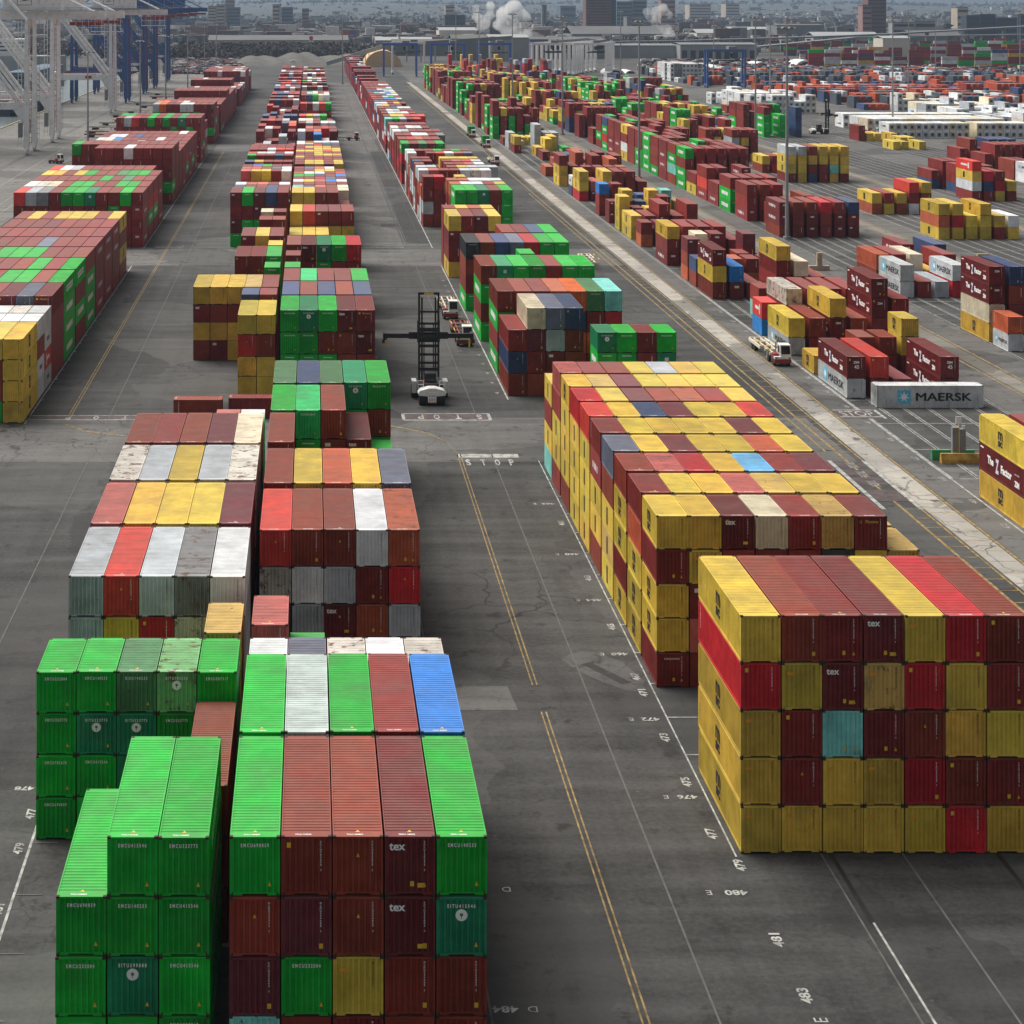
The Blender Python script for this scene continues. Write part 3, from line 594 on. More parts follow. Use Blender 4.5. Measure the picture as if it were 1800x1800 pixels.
# ------------------------------------------------------------------ container shapes (shared meshes)
Wd = 1.219
def ribs(length, period, depth):
    """trapezoid profile along one axis: (position, offset)"""
    n = max(1, int(round(length / period))); p = length / n; out = []
    for i in range(n): o = i*p; out += [(o, 0), (o + .34*p, 0), (o + .48*p, depth), (o + .86*p, depth)]
    return out + [(length, 0)]
_shape = {}
def shape(L, H):
    k = (L, H)
    if k in _shape: return _shape[k]
    S = {}; i0, i1 = .09, L - .09; zb, zt = .20, H - .10
    fr = MB()
    for x in (-Wd, Wd - .11):
        for y in (0, L - .16): fr.box(x, x + .11, y, y + .16, .118, H - .118)
    for x in (-Wd + .004, Wd - .064): fr.box(x, x + .06, .18, L - .18, H - .075, H - .012); fr.box(x, x + .06, .18, L - .18, .045, .20)
    for y in (.004, L - .104): fr.box(-Wd + .17, Wd - .17, y, y + .10, H - .12, H - .014)
    for y in (.004, L - .104): fr.box(-Wd + .17, -.62, y, y + .10, .05, .20); fr.box(.62, Wd - .17, y, y + .10, .05, .20); fr.box(-.62, .62, y, y + .10, .13, .20)
    fr.box(-Wd + .05, Wd - .05, .12, L - .12, .13, .17)
    S['frame'] = fr.mesh('frame')
    fw = MB(); pr = ribs(2*Wd - .22, .278, .085)
    fw.add([v for u, o in pr for v in ((-Wd + .11 + u, .014 + o, zb), (-Wd + .11 + u, .014 + o, zt))], [(2*i, 2*i+2, 2*i+3, 2*i+1) for i in range(len(pr)-1)])
    S['front_wall'] = fw.mesh('front_wall', False)
    for nm, s in (('side_wall', -1), ('side_wall_b', 1)):
        sw = MB(); pr = ribs(L - .32, .278, .036)
        sw.add([v for u, o in pr for v in ((s*(Wd - .012 - o), .16 + u, zb), (s*(Wd - .012 - o), .16 + u, H - .07))], [(2*i, 2*i+2, 2*i+3, 2*i+1) for i in range(len(pr)-1)])
        S[nm] = sw.mesh('side_wall')
    rf = MB(); pr = [(0, 0), (.32, 0)] + [(u + .34, o) for u, o in ribs(L - .88, .31, .038)] + [(L - .52, 0), (L - .2, 0)]
    rf.add([v for u, o in pr for v in ((-Wd + .06, .10 + u, H - .022 - o), (Wd - .06, .10 + u, H - .022 - o))], [(2*i, 2*i+1, 2*i+3, 2*i+2) for i in range(len(pr)-1)])
    S['roof'] = rf.mesh('roof')
    dr = MB()
    for x0, x1 in ((-Wd + .11, -.006), (.006, Wd - .11)):
        dr.box(x0, x1, L - .06, L - .02, zb, zt)
        for x in (x0 + .25, x1 - .25): dr.cyl((x, L - .01, .16), (x, L - .01, zt), .018, n=6)
    S['door'] = dr.mesh('door')
    cc = MB()
    cc.box(-.081, .081, 0, .178, 0, .118)
    S['casting'] = cc.mesh('corner_casting')
    cat = MB()
    for nm in ('frame', 'front_wall', 'side_wall', 'side_wall_b', 'roof', 'door'):
        me = S[nm]; cat.add([v.co[:] for v in me.vertices], [tuple(p.vertices) for p in me.polygons])
    for x in (-Wd + .081, Wd - .081):
        for y in (0, L - .178):
            for z in (0, H - .118): cat.add([(v.co.x + x, v.co.y + y, v.co.z + z) for v in S['casting'].vertices], [tuple(p.vertices) for p in S['casting'].polygons])
    S['all'] = cat.mesh('shipping_container', False)
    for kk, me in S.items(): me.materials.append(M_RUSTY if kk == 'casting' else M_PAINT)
    _shape[k] = S; return S
# ------------------------------------------------------------------ writing and marks
_mk = {}
PRE = {'G': 'EMCU', 'q': 'EGSU', 'g': 'EISU', 't': 'EITU', 'l': 'EITU', 'Y': 'MEDU', 'y': 'MSCU', 'E': 'MSKU', 'X': 'TEXU', 'K': 'CRSU'}
def marks(q, var):
    """list of (part name, mesh, material) for one box"""
    c, L, H = q['c'], q['L'], q['H']; out = []; fr, lf, rt = q['face'][1], q['face'][2], q['face'][3]
    def cached(key, name, fn, m):
        key = (key, L, H)
        if key not in _mk:
            mb = MB(); fn(mb); me = mb.mesh(name, False); me.materials.append(m); _mk[key] = me
        out.append((name, _mk[key], m))
    num = '%d' % (140233 + 91771*var) ; pre = PRE.get(c, ('TCLU', 'FCIU', 'GLDU')[var % 3])
    y0 = -.006
    if fr > 60:
        if c in 'Ggqtl':
            cached(('sn', c, var), 'serial_number', lambda mb: put_text(mb, ' '.join(pre + num[:6]), 'front', (0, y0, H - .42), width=1.36, height=.19, bold=.03), M_WHITE)
            cached(('tri',), 'warning_sticker', lambda mb: mb.add([(.62, y0, .5), (.80, y0, .5), (.71, y0, .74)], [(0, 1, 2)]), M_YEL)
            if c in 'tl':
                cached(('disc',), 'round_emblem', lambda mb: disc(mb, 'front', (0, y0, H - .86), .29), M_WHITE)
                cached(('leaf',), 'emblem_centre', lambda mb: (disc(mb, 'front', (0, y0 - .004, H - .84), .085, 8), mb.box(-.015, .015, y0 - .005, y0 - .003, H - 1.05, H - .86)), M_GRNTXT)
        elif c in 'Yy':
            cached(('ysn', var), 'serial_number', lambda mb: put_text(mb, '\n'.join(pre + num[:6]), 'front', (.72, y0, H - .85), width=.085, height=1.2, bold=.02), M_BLACK)
            if var % 3 != 2: cached(('ylab',), 'warning_sticker', lambda mb: mb.quad((-.9, y0, H - .72), (-.55, y0, H - .72), (-.55, y0, H - .52), (-.9, y0, H - .52)), plain_orange)
        else:
            dark = c in 'WwAaCPE'
            cached(('msn', var, dark), 'serial_number', lambda mb: put_text(mb, '\n'.join(pre + num[:6] + ' 3'), 'front', (.70, y0, H - .95), width=.09, height=1.45, bold=.025), M_BLACK if dark else M_WHITE)
            if not dark:
                v = var % 4
                if v in (0, 2): cached(('mtri', v), 'warning_sticker', lambda mb: mb.add([(.60, y0, .46), (.78, y0, .46), (.69, y0, .68)] if v == 0 else [(-.09, y0, H - 1.0), (.09, y0, H - 1.0), (0, y0, H - .8)], [(0, 1, 2)]), M_YEL)
                if v in (0, 1): cached(('mrec', v), 'data_sticker', lambda mb: (lambda x, z: mb.quad((x, y0, z), (x + .19, y0, z), (x + .19, y0, z + .25), (x, y0, z + .25)))(*((.0, .48) if v == 0 else (.62, .42))), M_YEL)
                if v == 3: cached(('mrec3',), 'data_sticker', lambda mb: mb.quad((-.95, y0, H - .55), (-.75, y0, H - .55), (-.75, y0, H - .3), (-.95, y0, H - .3)), M_YEL)
        if c == 'X':
            cached(('tex',), 'lettering', lambda mb: put_text(mb, 'tex', 'front', (-.62, y0, H - .5), height=.36, bold=.025), M_WHITE)
            cached(('texs',), 'data_sticker', lambda mb: mb.quad((.36, y0, .42), (.72, y0, .42), (.72, y0, .64), (.36, y0, .64)), M_YEL)
        if c == 'F': cached(('flo',), 'lettering', lambda mb: (put_text(mb, 'Florens', 'front', (.05, y0, H - .42), width=.95, bold=.02), mb.quad((-.95, y0, H - .55), (-.72, y0, H - .55), (-.72, y0, H - .3), (-.95, y0, H - .3))), M_YEL)
        if c == 'K' or (c == 'M' and q['y'] == 139.2 and q['tier'] == 0): cached(('cro',), 'lettering', lambda mb: put_text(mb, 'CRONOS', 'front', (-.05, y0, H - .42), width=1.15, height=.15, bold=.02, spacing=1.3), M_WHITE)
        if c in 'ZJ': cached(('zimf', q['L'] > 13), 'lettering', lambda mb: (put_text(mb, 'ZIM', 'front', (0, y0, H - .75), width=.75, height=.3, bold=.04), put_text(mb, '45', 'front', (.05, y0, H - 1.35), height=.5, bold=.02) if L > 13 else None), M_WHITE)
    for nm, vis, s in (('left', lf, -1), ('right', rt, 1)):
        if q['rot']:
            if nm == 'left': continue
            vis = fr
        if vis < 25: continue
        x = s*(Wd + .005); mid = L/2; dr = -s                       # reading runs along dr*... on each side
        P = lambda u, z: (x, mid + s*u, z)                          # u: metres along the reading direction from the middle
        if c in 'Yy':
            cached(('msc', nm), 'lettering', lambda mb: (put_text(mb, 'm', nm, P(-.2, H*.5 + .42), width=1.25, height=.85, bold=.035), put_text(mb, 'sc', nm, P(-.2, H*.5 - .42), width=1.2, height=.62, bold=.05)), M_BLACK)
            cached(('mscn', nm, var), 'serial_number', lambda mb: put_text(mb, '\n'.join(pre + num[:6]), nm, P(-L/2 + .7, H - 1.0), width=.1, height=1.5, bold=.02), M_BLACK)
        elif c in 'Gqg':
            ww = L*.56
            cached(('evp', nm), 'name_panel', lambda mb: mb.quad(P(-ww/2, H*.36), P(ww/2, H*.36), P(ww/2, H*.66), P(-ww/2, H*.66)), M_WHITE)
            cached(('evt', nm), 'lettering', lambda mb: put_text(mb, 'EVERGREEN', nm, Vector(P(0, H*.51)) + Vector((s*.004, 0, 0)), width=ww*.92, height=H*.2, bold=.02), M_GRNTXT)
        elif c == 'E':
            k = 1.0 if L > 7 else .5
            cached(('star', nm), 'star_panel', lambda mb: mb.quad(P(-4.2*k, H*.5 - .85*k), P(-2.5*k, H*.5 - .85*k), P(-2.5*k, H*.5 + .85*k), P(-4.2*k, H*.5 + .85*k)), M_LBLUE)
            st = [((.72 if i % 2 == 0 else .3)*k*math.sin(math.pi*i/7), (.72 if i % 2 == 0 else .3)*k*math.cos(math.pi*i/7)) for i in range(14)]
            cached(('starw', nm), 'star', lambda mb: disc(mb, nm, Vector(P(-3.35*k, H*.5)) + Vector((s*.004, 0, 0)), 1, pts=st), M_WHITE)
            cached(('mk', nm), 'lettering', lambda mb: [put_text(mb, 'MAERSK', nm, Vector(P(1.75*k + du*k, H*.5 + dv*k)) + Vector((s*.002*n_, 0, 0)), width=7.1*k, height=1.0*k) for n_, (du, dv) in enumerate(((-.05, 0), (.05, 0), (0, .03), (0, -.03)))], M_BLACK)
        elif c == 'Z':
            cached(('zf', nm), 'lettering', lambda mb: (put_text(mb, 'The', nm, P(-2.9, H*.56), height=.85, width=1.7, bold=.05), put_text(mb, 'Factor', nm, P(1.4, H*.5), width=2.9, height=.85, bold=.05), put_text(mb, 'ZIM', nm, P(4.2, H*.33), width=1.25, height=.62, bold=.06), put_text(mb, 'since 1945', nm, P(4.2, H*.66), width=1.2, height=.2), mb.quad(P(-L/2+.4, H-.45), P(-L/2+1.3, H-.45), P(-L/2+1.3, H-.3), P(-L/2+.4, H-.3))), M_WHITE)
            cached(('zz', nm), 'emblem', lambda mb: put_text(mb, 'Z', nm, P(-1.05, H*.5), width=.9, height=1.5, bold=.06), M_LETTER)
        elif c == 'J':
            cached(('jz', nm), 'lettering', lambda mb: (put_text(mb, 'The Z Factor', nm, P(-.6, H*.52), width=5.2, height=.95, bold=.05), put_text(mb, 'ZIM', nm, P(3.6, H*.3), width=1.2, height=.55, bold=.06)), M_WHITE)
        elif c == 'H':
            cached(('hs', nm), 'lettering', lambda mb: (put_text(mb, 'HAMBURG', nm, P(-.9, H*.5), width=L*.52, height=.7, bold=.03), mb.quad(P(L*.19, H*.78), P(L*.24, H*.82), P(L*.38, H*.25), P(L*.33, H*.2)), mb.quad(P(L*.36, H*.66), P(L*.40, H*.72), P(L*.23, H*.2), P(L*.19, H*.24))), M_WHITE)
        elif c in 'MbXRrdF' and var % 2:
            cached(('sd', nm, var), 'serial_number', lambda mb: put_text(mb, '\n'.join(pre + num[:6]), nm, P(-L/2 + .65, H - 1.0), width=.14, height=1.5, bold=.02), M_WHITE)
    if q['face'][0] > 120 and c not in 'YyWwAaCP':
        cached(('rn', var % 4), 'roof_number', lambda mb: put_text(mb, pre + ' ' + num[:6], 'ground', (-.15 + .1*(var % 3), .24, H - .008), width=.8, height=.13, bold=.03), M_WHITE)
        if c in 'Ggqt' or var % 3 == 0: cached(('rt',), 'roof_sticker', lambda mb: mb.add([(-.12, .5, H - .012), (.12, .5, H - .012), (0, .72, H - .012)], [(0, 1, 2)]), M_YEL)
    return out
plain_orange = plain('orange_sticker', (.75, .33, .02), .6); M_LETTER = plain('lilac_emblem', (.72, .68, .86), .6, var=.3)
# ------------------------------------------------------------------ individuals
ORD = ['first', 'second', 'third', 'fourth', 'fifth', 'sixth', 'seventh', 'eighth', 'ninth', 'tenth', 'eleventh', 'twelfth', 'thirteenth', 'fourteenth', 'fifteenth', 'sixteenth', 'seventeenth', 'eighteenth', 'nineteenth', 'twentieth']
bays = {}
for q in CONT: bays.setdefault(q['block'], set()).add(q['y'])
bays = {k: sorted(v) for k, v in bays.items()}
NCOL = {A: 5, B: 5, D: 11}
def label(q):
    rgb, word, feat, _ = PAL[q['c']]; bl = q['block']
    if bl == 'crosswise': return 'pale grey container lying crosswise with blue star and big dark lettering'
    if bl == 'crossing': return f"{word} container standing crosswise on the ground behind the left central row, " + ('left one' if q['x'] < -12 else 'right one')
    t = 'on the ground' if q['tier'] == 0 and q['n'] == 1 else 'top' if q['tier'] == q['n']-1 else 'bottom' if q['tier'] == 0 else ORD[q['tier']] + ' up'
    nb = bays[bl].index(q['y']); bay = 'front' if nb == 0 else ORD[nb] if nb < 20 else 'far'
    col = 'leftmost' if q['col'] == 0 else 'rightmost' if q['col'] == NCOL.get(bl, 99) - 1 else ORD[q['col']]
    L = f"{word} container, {t}, {col} column, {bay} bay, {bl}"
    if feat and len((L + feat).split()) <= 14: L = f"{word} container with {feat}, {t}, {col} column, {bay} bay, {bl}"
    return L
def jitter(rgb, s=.17):
    k = 1 + random.uniform(-s, s); l = lin(rgb); v_ = .015 if min(rgb) > 85 else .07; return tuple(min(.86, c*k*(1 + random.uniform(-v_, v_))) for c in l)
GROUP = 'shipping containers stacked in the yard'
far = MB(); farcol = []; seen = {}
for i, q in enumerate(CONT):
    rgb, word, feat, wear = PAL[q['c']]; colr = jitter(rgb); wr = min(1, max(0, wear + random.uniform(-.2, .25))); var = random.randint(0, 7)
    if i in NEAR:
        S = shape(q['L'], q['H']); full = q['vis'] > 190
        if q['rot']: loc, rz = (q['x'], q['y'] + 1.219, q['z']), -math.pi/2
        else: loc, rz = (q['x'] + q['jx'], q['y'] + q['jy'], q['z']), 0
        lab = label(q); seen[lab] = seen.get(lab, 0) + 1
        if full:
            o = empty('shipping_container', loc, rz)
            for nm in ('frame', 'front_wall', 'side_wall', 'side_wall_b', 'roof', 'door'):
                link(nm.replace('_b', ''), S[nm], o, None, (*colr, wr))
            for x in (-Wd + .081, Wd - .081):
                for y in (0, q['L'] - .178):
                    for z in (0, q['H'] - .118): link('corner_casting', S['casting'], o).location = (x, y, z)
        else:
            o = link('shipping_container', S['all'], None, None, (*colr, wr)); o.location = loc; o.rotation_euler = (0, 0, rz)
        tag(o, lab, 'shipping container', GROUP)
        for nm, me, m in marks(q, var): link(nm, me, o)
    else:
        x0, x1, y0, y1, z0, z1 = q['bb']; s = .02
        far.box(x0 + s, x1 - s, y0 + s, y1 - s, z0 + .03, z1 - .015); farcol += [(*colr, wr)]*8
        if q['vis'] > 6:
            wt, bk = (.72, .72, .7, 0), (.015, .015, .015, 0); H = q['H']; L = q['L']; xs = []
            if not q['rot']:
                if q['face'][2] > 3: xs = [(x0 + s - .012, -1)]
                elif q['face'][3] > 3: xs = [(x1 - s + .012, 1)]
            for x, sg in xs:
                def bit(u0, u1, v0, v1, c): far.add([(x, y0 + L*u0, z0 + H*v0), (x, y0 + L*u1, z0 + H*v0), (x, y0 + L*u1, z0 + H*v1), (x, y0 + L*u0, z0 + H*v1)], [(0, 1, 2, 3)]); farcol.extend([c]*4)
                if q['c'] in 'Gqg': bit(.22, .78, .36, .66, wt)
                elif q['c'] in 'Yy': bit(.46, .57, .2, .8, bk)
                elif q['c'] in 'ZJ':
                    for u in (.3, .42, .5, .58, .7): bit(u, u + .06, .38, .62, wt)
                elif q['c'] in 'EW' and var % 2: bit(.3, .62, .4, .62, (.08, .09, .1, 0)); bit(.7, .8, .36, .66, (.15, .5, .7, 0))
                elif q['c'] == 'H': bit(.3, .7, .42, .62, wt); bit(.2, .28, .2, .8, wt)
            if q['c'] in 'tMXbJZG' and q['face'][1] > 8 and not q['rot']:
                xm = q['x']; yy = y0 + s - .012
                def fb(a0, a1, v0, v1, c): far.add([(xm + a0, yy, z0 + H*v0), (xm + a1, yy, z0 + H*v0), (xm + a1, yy, z0 + H*v1), (xm + a0, yy, z0 + H*v1)], [(0, 1, 2, 3)]); farcol.extend([c]*4)
                if q['c'] == 't': fb(-.25, .25, .6, .78, wt)
                elif q['c'] in 'JZ': fb(-.4, .4, .68, .82, wt)
                elif q['c'] == 'X': fb(-.85, -.3, .76, .88, wt)
                elif q['c'] == 'G': fb(-.6, .6, .84, .88, wt)
                elif var % 2: fb(.6, .68, .4, .85, wt)
            if q['block'] == 'reefer row' and q['face'][1] > 2:
                xm = q['x']; yy = y0 + s - .02
                far.add([(xm - .8, yy, z0 + .5), (xm + .8, yy, z0 + .5), (xm + .8, yy, z0 + 2.2), (xm - .8, yy, z0 + 2.2)], [(0, 1, 2, 3)]); farcol.extend([(.3, .31, .32, 0)]*4)
                far.add([(xm - .5, yy - .02, z0 + 1.0), (xm + .5, yy - .02, z0 + 1.0), (xm + .3, yy - .02, z0 + 1.9), (xm - .4, yy - .02, z0 + 1.8)], [(0, 1, 2, 3)]); farcol.extend([(.03, .03, .03, 0)]*4)
me = far.mesh('distant_containers', False)
at = me.color_attributes.new('Col', 'FLOAT_COLOR', 'POINT'); at.data.foreach_set('color', np.array(farcol, np.float32).ravel())
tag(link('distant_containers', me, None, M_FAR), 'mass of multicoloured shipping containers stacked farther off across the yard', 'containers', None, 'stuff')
print('duplicate labels', [k for k, v in seen.items() if v > 1], 'longest', max(len(k.split()) for k in seen))
# ------------------------------------------------------------------ container handler in the lane
def wheel(mb, x, y, r, wd): mb.cyl((x - wd/2, y, r), (x + wd/2, y, r), r, n=20)
def handler(x, y):
    o = empty('container_handler', (x, y, 0)); tag(o, 'white and black container handler with tall mast and outstretched spreader arms facing away in lane', 'handler')
    b_ = MB(); b_.prism([(-.6, 1.2), (-1.7, 1.3), (-1.85, 1.6), (-1.55, 2.0), (-.4, 2.3), (.4, 2.3), (1.55, 2.0), (1.85, 1.6), (1.7, 1.3), (.6, 1.2)], 'y', -.05, 1.6)
    b_.build('counterweight', M_VWHITE, o, bevel=.08)
    b_ = MB(); b_.box(-.55, .55, -.12, .14, .45, 1.75); b_.build('rear_plate', M_VWHITE, o, bevel=.03)
    b_ = MB()
    for xx in (-.3, 0, .3): b_.cyl((xx, -.125, 1.3), (xx, -.13, 1.3), .07); b_.cyl((xx, -.125, .8), (xx, -.13, .8), .07)
    b_.box(-.05, .05, .1, .14, 1.95, 2.2); b_.build('plate_holes', M_BLACK, o)
    b_ = MB(); b_.box(-.5, .5, -.14, .1, .36, .44); b_.build('tow_bar', M_RAIL, o)
    b_ = MB(); b_.box(-1.3, 1.3, 1.5, 6.4, .9, 1.9); b_.box(-.9, .9, 1.6, 3.2, 1.9, 2.5); b_.build('chassis', M_DARK, o, bevel=.05)
    b_ = MB(); b_.box(-.75, .75, 2.6, 4.3, 2.0, 3.7); b_.build('cab', M_DARK, o, bevel=.1)
    b_ = MB(); b_.quad((-.62, 2.59, 2.7), (.62, 2.59, 2.7), (.55, 2.59, 3.5), (-.55, 2.59, 3.5)); b_.build('rear_window', M_GLASS, o)
    b_ = MB(); b_.cyl((.95, 2.3, 2.4), (.95, 2.3, 3.2), .08); b_.build('exhaust', M_STEEL, o)
    b_ = MB(); b_.box(-.98, -.82, 2.2, 2.4, 2.3, 2.9); b_.build('extinguisher', M_RAIL, o)
    for s in (-1, 1):
        w_ = MB(); wheel(w_, s*1.25, .75, .78, .8); w_.build('wheel', M_TYRE, o, bevel=.06)
        w_ = MB(); wheel(w_, s*1.85, 5.6, .85, 1.1); w_.build('wheel', M_TYRE, o, bevel=.06)
        w_ = MB(); w_.box(s*2.05 - .32, s*2.05 + .32, 4.3, 4.42, .75, 2.2); w_.box(s*2.05 - .32, s*2.05 + .32, 4.3, 6.4, 2.2, 2.3); w_.build('fender', M_VWHITE, o, bevel=.04)
        w_ = MB()
        for xx in (1.05, 1.75): w_.cyl((s*xx, 1.3, 1.95), (s*xx, 1.3, 3.0), .035, n=6)
        for zz in (2.5, 3.0): w_.cyl((s*1.05, 1.3, zz), (s*1.75, 1.3, zz), .035, n=6)
        w_.build('handrail', M_VWHITE, o)
        w_ = MB(); w_.cyl((s*.85, 1.5, 1.5), (s*.85, 1.45, 1.5), .13); w_.build('tail_lamp', M_GREY, o)
    mz = 13.3; my = 6.6
    for s in (-1, 1):
        m_ = MB(); m_.box(s*1.28 - .13, s*1.28 + .13, my, my + .45, .6, mz); m_.build('mast_rail', M_DARK, o)
        m_ = MB(); m_.box(s*.9 - .11, s*.9 + .11, my + .1, my + .5, 1.0, mz - .4); m_.build('inner_rail', M_DARK, o)
        m_ = MB(); m_.cyl((s*.62, my + .3, 2), (s*.62, my + .3, 9.3), .07); m_.build('lift_chain', M_DARK, o)
    m_ = MB(); m_.box(-1.42, 1.42, my - .02, my + .47, mz, mz + .32); m_.build('top_beam', M_DARK, o)
    m_ = MB(); m_.box(-.65, .65, my - .05, my - .02, mz + .02, mz + .28); m_.build('capacity_sign', M_YEL, o)
    for z_, hh in ((10.9, .25), (9.3, .3), (8.5, .4), (7.5, .4), (6.3, .35), (5.2, .3), (4.1, .3), (3.2, .4)):
        m_ = MB(); m_.box(-1.15, 1.15, my + .05, my + .4, z_, z_ + hh); m_.build('mast_crossbar', M_DARK, o)
    m_ = MB(); m_.box(-1.5, 1.5, my + .5, my + .9, 6.9, 7.3); m_.box(-1.5, 1.5, my + .5, my + .9, 8.3, 8.7); m_.box(-1.5, -1.2, my + .5, my + .9, 6.9, 9.8); m_.box(1.2, 1.5, my + .5, my + .9, 6.9, 9.8)
    m_.build('carriage', M_DARK, o)
    m_ = MB(); m_.box(-2.6, 2.6, my + 1.0, my + 1.6, 7.25, 8.15)
    for s in (-1, 1): m_.box(*sorted((s*2.6, s*5.9)), my + 1.05, my + 1.5, 7.35, 7.95)
    sp = m_.build('spreader', M_DARK, o)
    for s in (-1, 1):
        m_ = MB(); m_.box(*sorted((s*5.55, s*6.0)), my + .6, my + 2.0, 7.2, 8.05); m_.box(*sorted((s*5.8, s*6.15)), my + .6, my + .9, 6.75, 7.25); m_.build('end_beam', M_DARK, sp)
        m_ = MB(); m_.box(*sorted((s*5.35, s*5.55)), my + .7, my + .9, 6.2, 7.3); m_.build('twistlock_guide', M_YEL, sp)
    return o
hd = handler(15.75, 236.3)
for x, y, rz, lab in ((92.2, 704, 70, 'distant black container handler working between the first and second right-hand rows'), (198.5, 726, -80, 'distant black container handler beside the white refrigerated containers')):
    c2 = copy_tree(hd); c2.location = (x, y, 0); c2.rotation_euler = (0, 0, R(rz)); tag(c2, lab, 'handler')
# ------------------------------------------------------------------ yard tractors and their trailers
def yard_truck(bumper=M_VRED):
    o = empty('yard_truck')
    m_ = MB(); m_.box(-.45, .45, .4, 5.0, .65, .95); m_.box(-1.15, 1.15, .1, 1.9, .6, 1.1); m_.build('chassis', bumper, o)
    m_ = MB(); m_.box(-1.2, 1.2, -.15, .15, .45, 1.05); m_.build('bumper', bumper, o, bevel=.05)
    m_ = MB(); m_.prism([(-.05, 1.1), (.02, 1.65), (.25, 3.05), (1.75, 3.1), (1.75, 1.1)], 'x', -.35, 1.2); cab = m_.build('cab', M_VWHITE, o, bevel=.06)
    m_ = MB(); m_.add([(-.2, -.0, 1.75), (1.05, -.0, 1.75), (1.05, .21, 2.9), (-.2, .21, 2.9)], [(0, 1, 2, 3)]); m_.build('windscreen', M_GLASS, cab)
    m_ = MB()
    for xx in (-.357, 1.207): m_.quad((xx, .4, 1.85), (xx, 1.5, 1.85), (xx, 1.5, 2.8), (xx, .5, 2.8))
    m_.build('side_window', M_GLASS, cab)
    m_ = MB(); m_.box(-1.2, 1.2, -.08, .5, 1.05, 1.42); m_.build('grille_panel', M_VWHITE, o, bevel=.04)
    m_ = MB(); m_.box(-1.15, -.4, .5, 1.8, 1.1, 1.75); m_.build('engine_box', bumper, o, bevel=.04)
    for xx in (-.95, .95):
        m_ = MB(); m_.box(xx - .14, xx + .14, -.1, -.081, 1.15, 1.32); m_.build('headlight', M_BLACK, o)
    m_ = MB(); m_.cyl((-.55, 1.9, 1.1), (-.55, 1.9, 3.2), .09); m_.build('exhaust', M_STEEL, o)
    m_ = MB(); m_.cyl((0, 3.9, .95), (0, 3.9, 1.12), .5); m_.build('fifth_wheel', M_DARK, o)
    for s in (-1, 1):
        for yy in (.95, 3.9):
            m_ = MB(); wheel(m_, s*.98, yy, .52, .38); m_.build('wheel', M_TYRE, o)
    return o
def trailer(color):
    o = empty('container_trailer')
    for s in (-1, 1): m_ = MB(); m_.box(s*.5 - .1, s*.5 + .1, 0, 12.6, 1.1, 1.4); m_.build('frame_rail', M_OBJ, o, color=color)
    for yy in (.1, 3.0, 5.9, 9.0, 12.4): m_ = MB(); m_.box(-1.2, 1.2, yy, yy + .25, 1.15, 1.45); m_.build('crossbeam', M_OBJ, o, color=color)
    for s in (-1, 1):
        m_ = MB(); m_.box(s*1.15 - .12, s*1.15 + .12, 5.8, 12.6, .95, 1.4); m_.build('side_rail', M_OBJ, o, color=color)
        for yy in (.3, 6.2):
            m_ = MB(); m_.bar((s*1.1, yy, 1.4), (s*1.28, yy, 1.95), .1); m_.bar((s*1.28, yy, 1.95), (s*1.28, yy + 2.2, 1.95), .1); m_.build('guide_post', M_YEL, o)
        for yy in (9.6, 10.9):
            m_ = MB(); wheel(m_, s*.92, yy, .5, .5); m_.build('wheel', M_TYRE, o)
        m_ = MB(); m_.box(s*.7 - .07, s*.7 + .07, 3.4, 3.55, .1, 1.1); m_.build('landing_leg', M_OBJ, o, color=color)
        m_ = MB(); m_.box(s*1.0 - .12, s*1.0 + .12, 12.6, 12.75, 1.0, 1.5); m_.build('tail_bracket', M_OBJ, o, color=color)
    return o
T0, T1 = yard_truck(), None
TRw = trailer((.72, .66, .55, 1)); TRr = trailer((.22, .06, .05, 1)); TRg = trailer((.3, .29, .28, 1))
TRUCKS = [(67.6, 261.9, 0, 'w', 'white yard truck with red bumper beside the concrete strip, empty trailer behind', 'empty cream trailer with yellow guides behind the truck beside the concrete strip'),
          (23.1, 300.5, 0, 'w', 'white yard truck farther up the lane beside the green-sided stacks', 'empty pale trailer behind the farther of two trucks near the handler'),
          (23.4, 277.0, 0, 'r', 'white yard truck with red trailer just behind the handler spreader arm', 'red skeletal trailer behind the nearer truck by the handler'),
          (63.4, 655, 0, 'g', 'white yard truck carrying a green container, nearer of two on the far strip', 'trailer under the green container of the nearer far truck'),
          (62.6, 705, 0, 'g', 'white yard truck carrying a green container, farther of two on the far strip', 'trailer under the green container of the farther far truck'),
          (222, 716, 0, 'r', 'small white yard truck in front of the white refrigerated containers', 'red trailer behind the small truck by the white refrigerated containers'),
          (59.3, 585, 0, 'w', 'small white yard truck on the lane past the mixed block', 'trailer of the small truck on the lane past the mixed block')]
for k, (x, y, rz, kk, lt, ltr) in enumerate(TRUCKS):
    t_ = T0 if k == 0 else copy_tree(T0); t_.location = (x, y, 0); tag(t_, lt, 'yard truck', 'yard trucks driving through the terminal')
    src = {'w': TRw, 'r': TRr, 'g': TRg}[kk]; r_ = copy_tree(src); r_.location = (x, y + 2.6, 0); tag(r_, ltr, 'trailer', 'container trailers')
for k, (x, y, lab) in enumerate(((63.4, 655, 'green container riding on the nearer truck of the far strip'), (62.6, 705, 'green container riding on the farther truck of the far strip'))):
    o = link('shipping_container', shape(6.058, 2.591)['all'], None, None, (*lin(24, 150, 70), .3)); o.location = (x, y + 4.5, 1.46); tag(o, lab, 'shipping container', GROUP)
t_ = copy_tree(T0); t_.location = (18.6, 692, 0); t_.rotation_euler = (0, 0, R(90)); tag(t_, 'white yard truck turning across the lane with a dark trailer behind it', 'yard truck', 'yard trucks driving through the terminal')
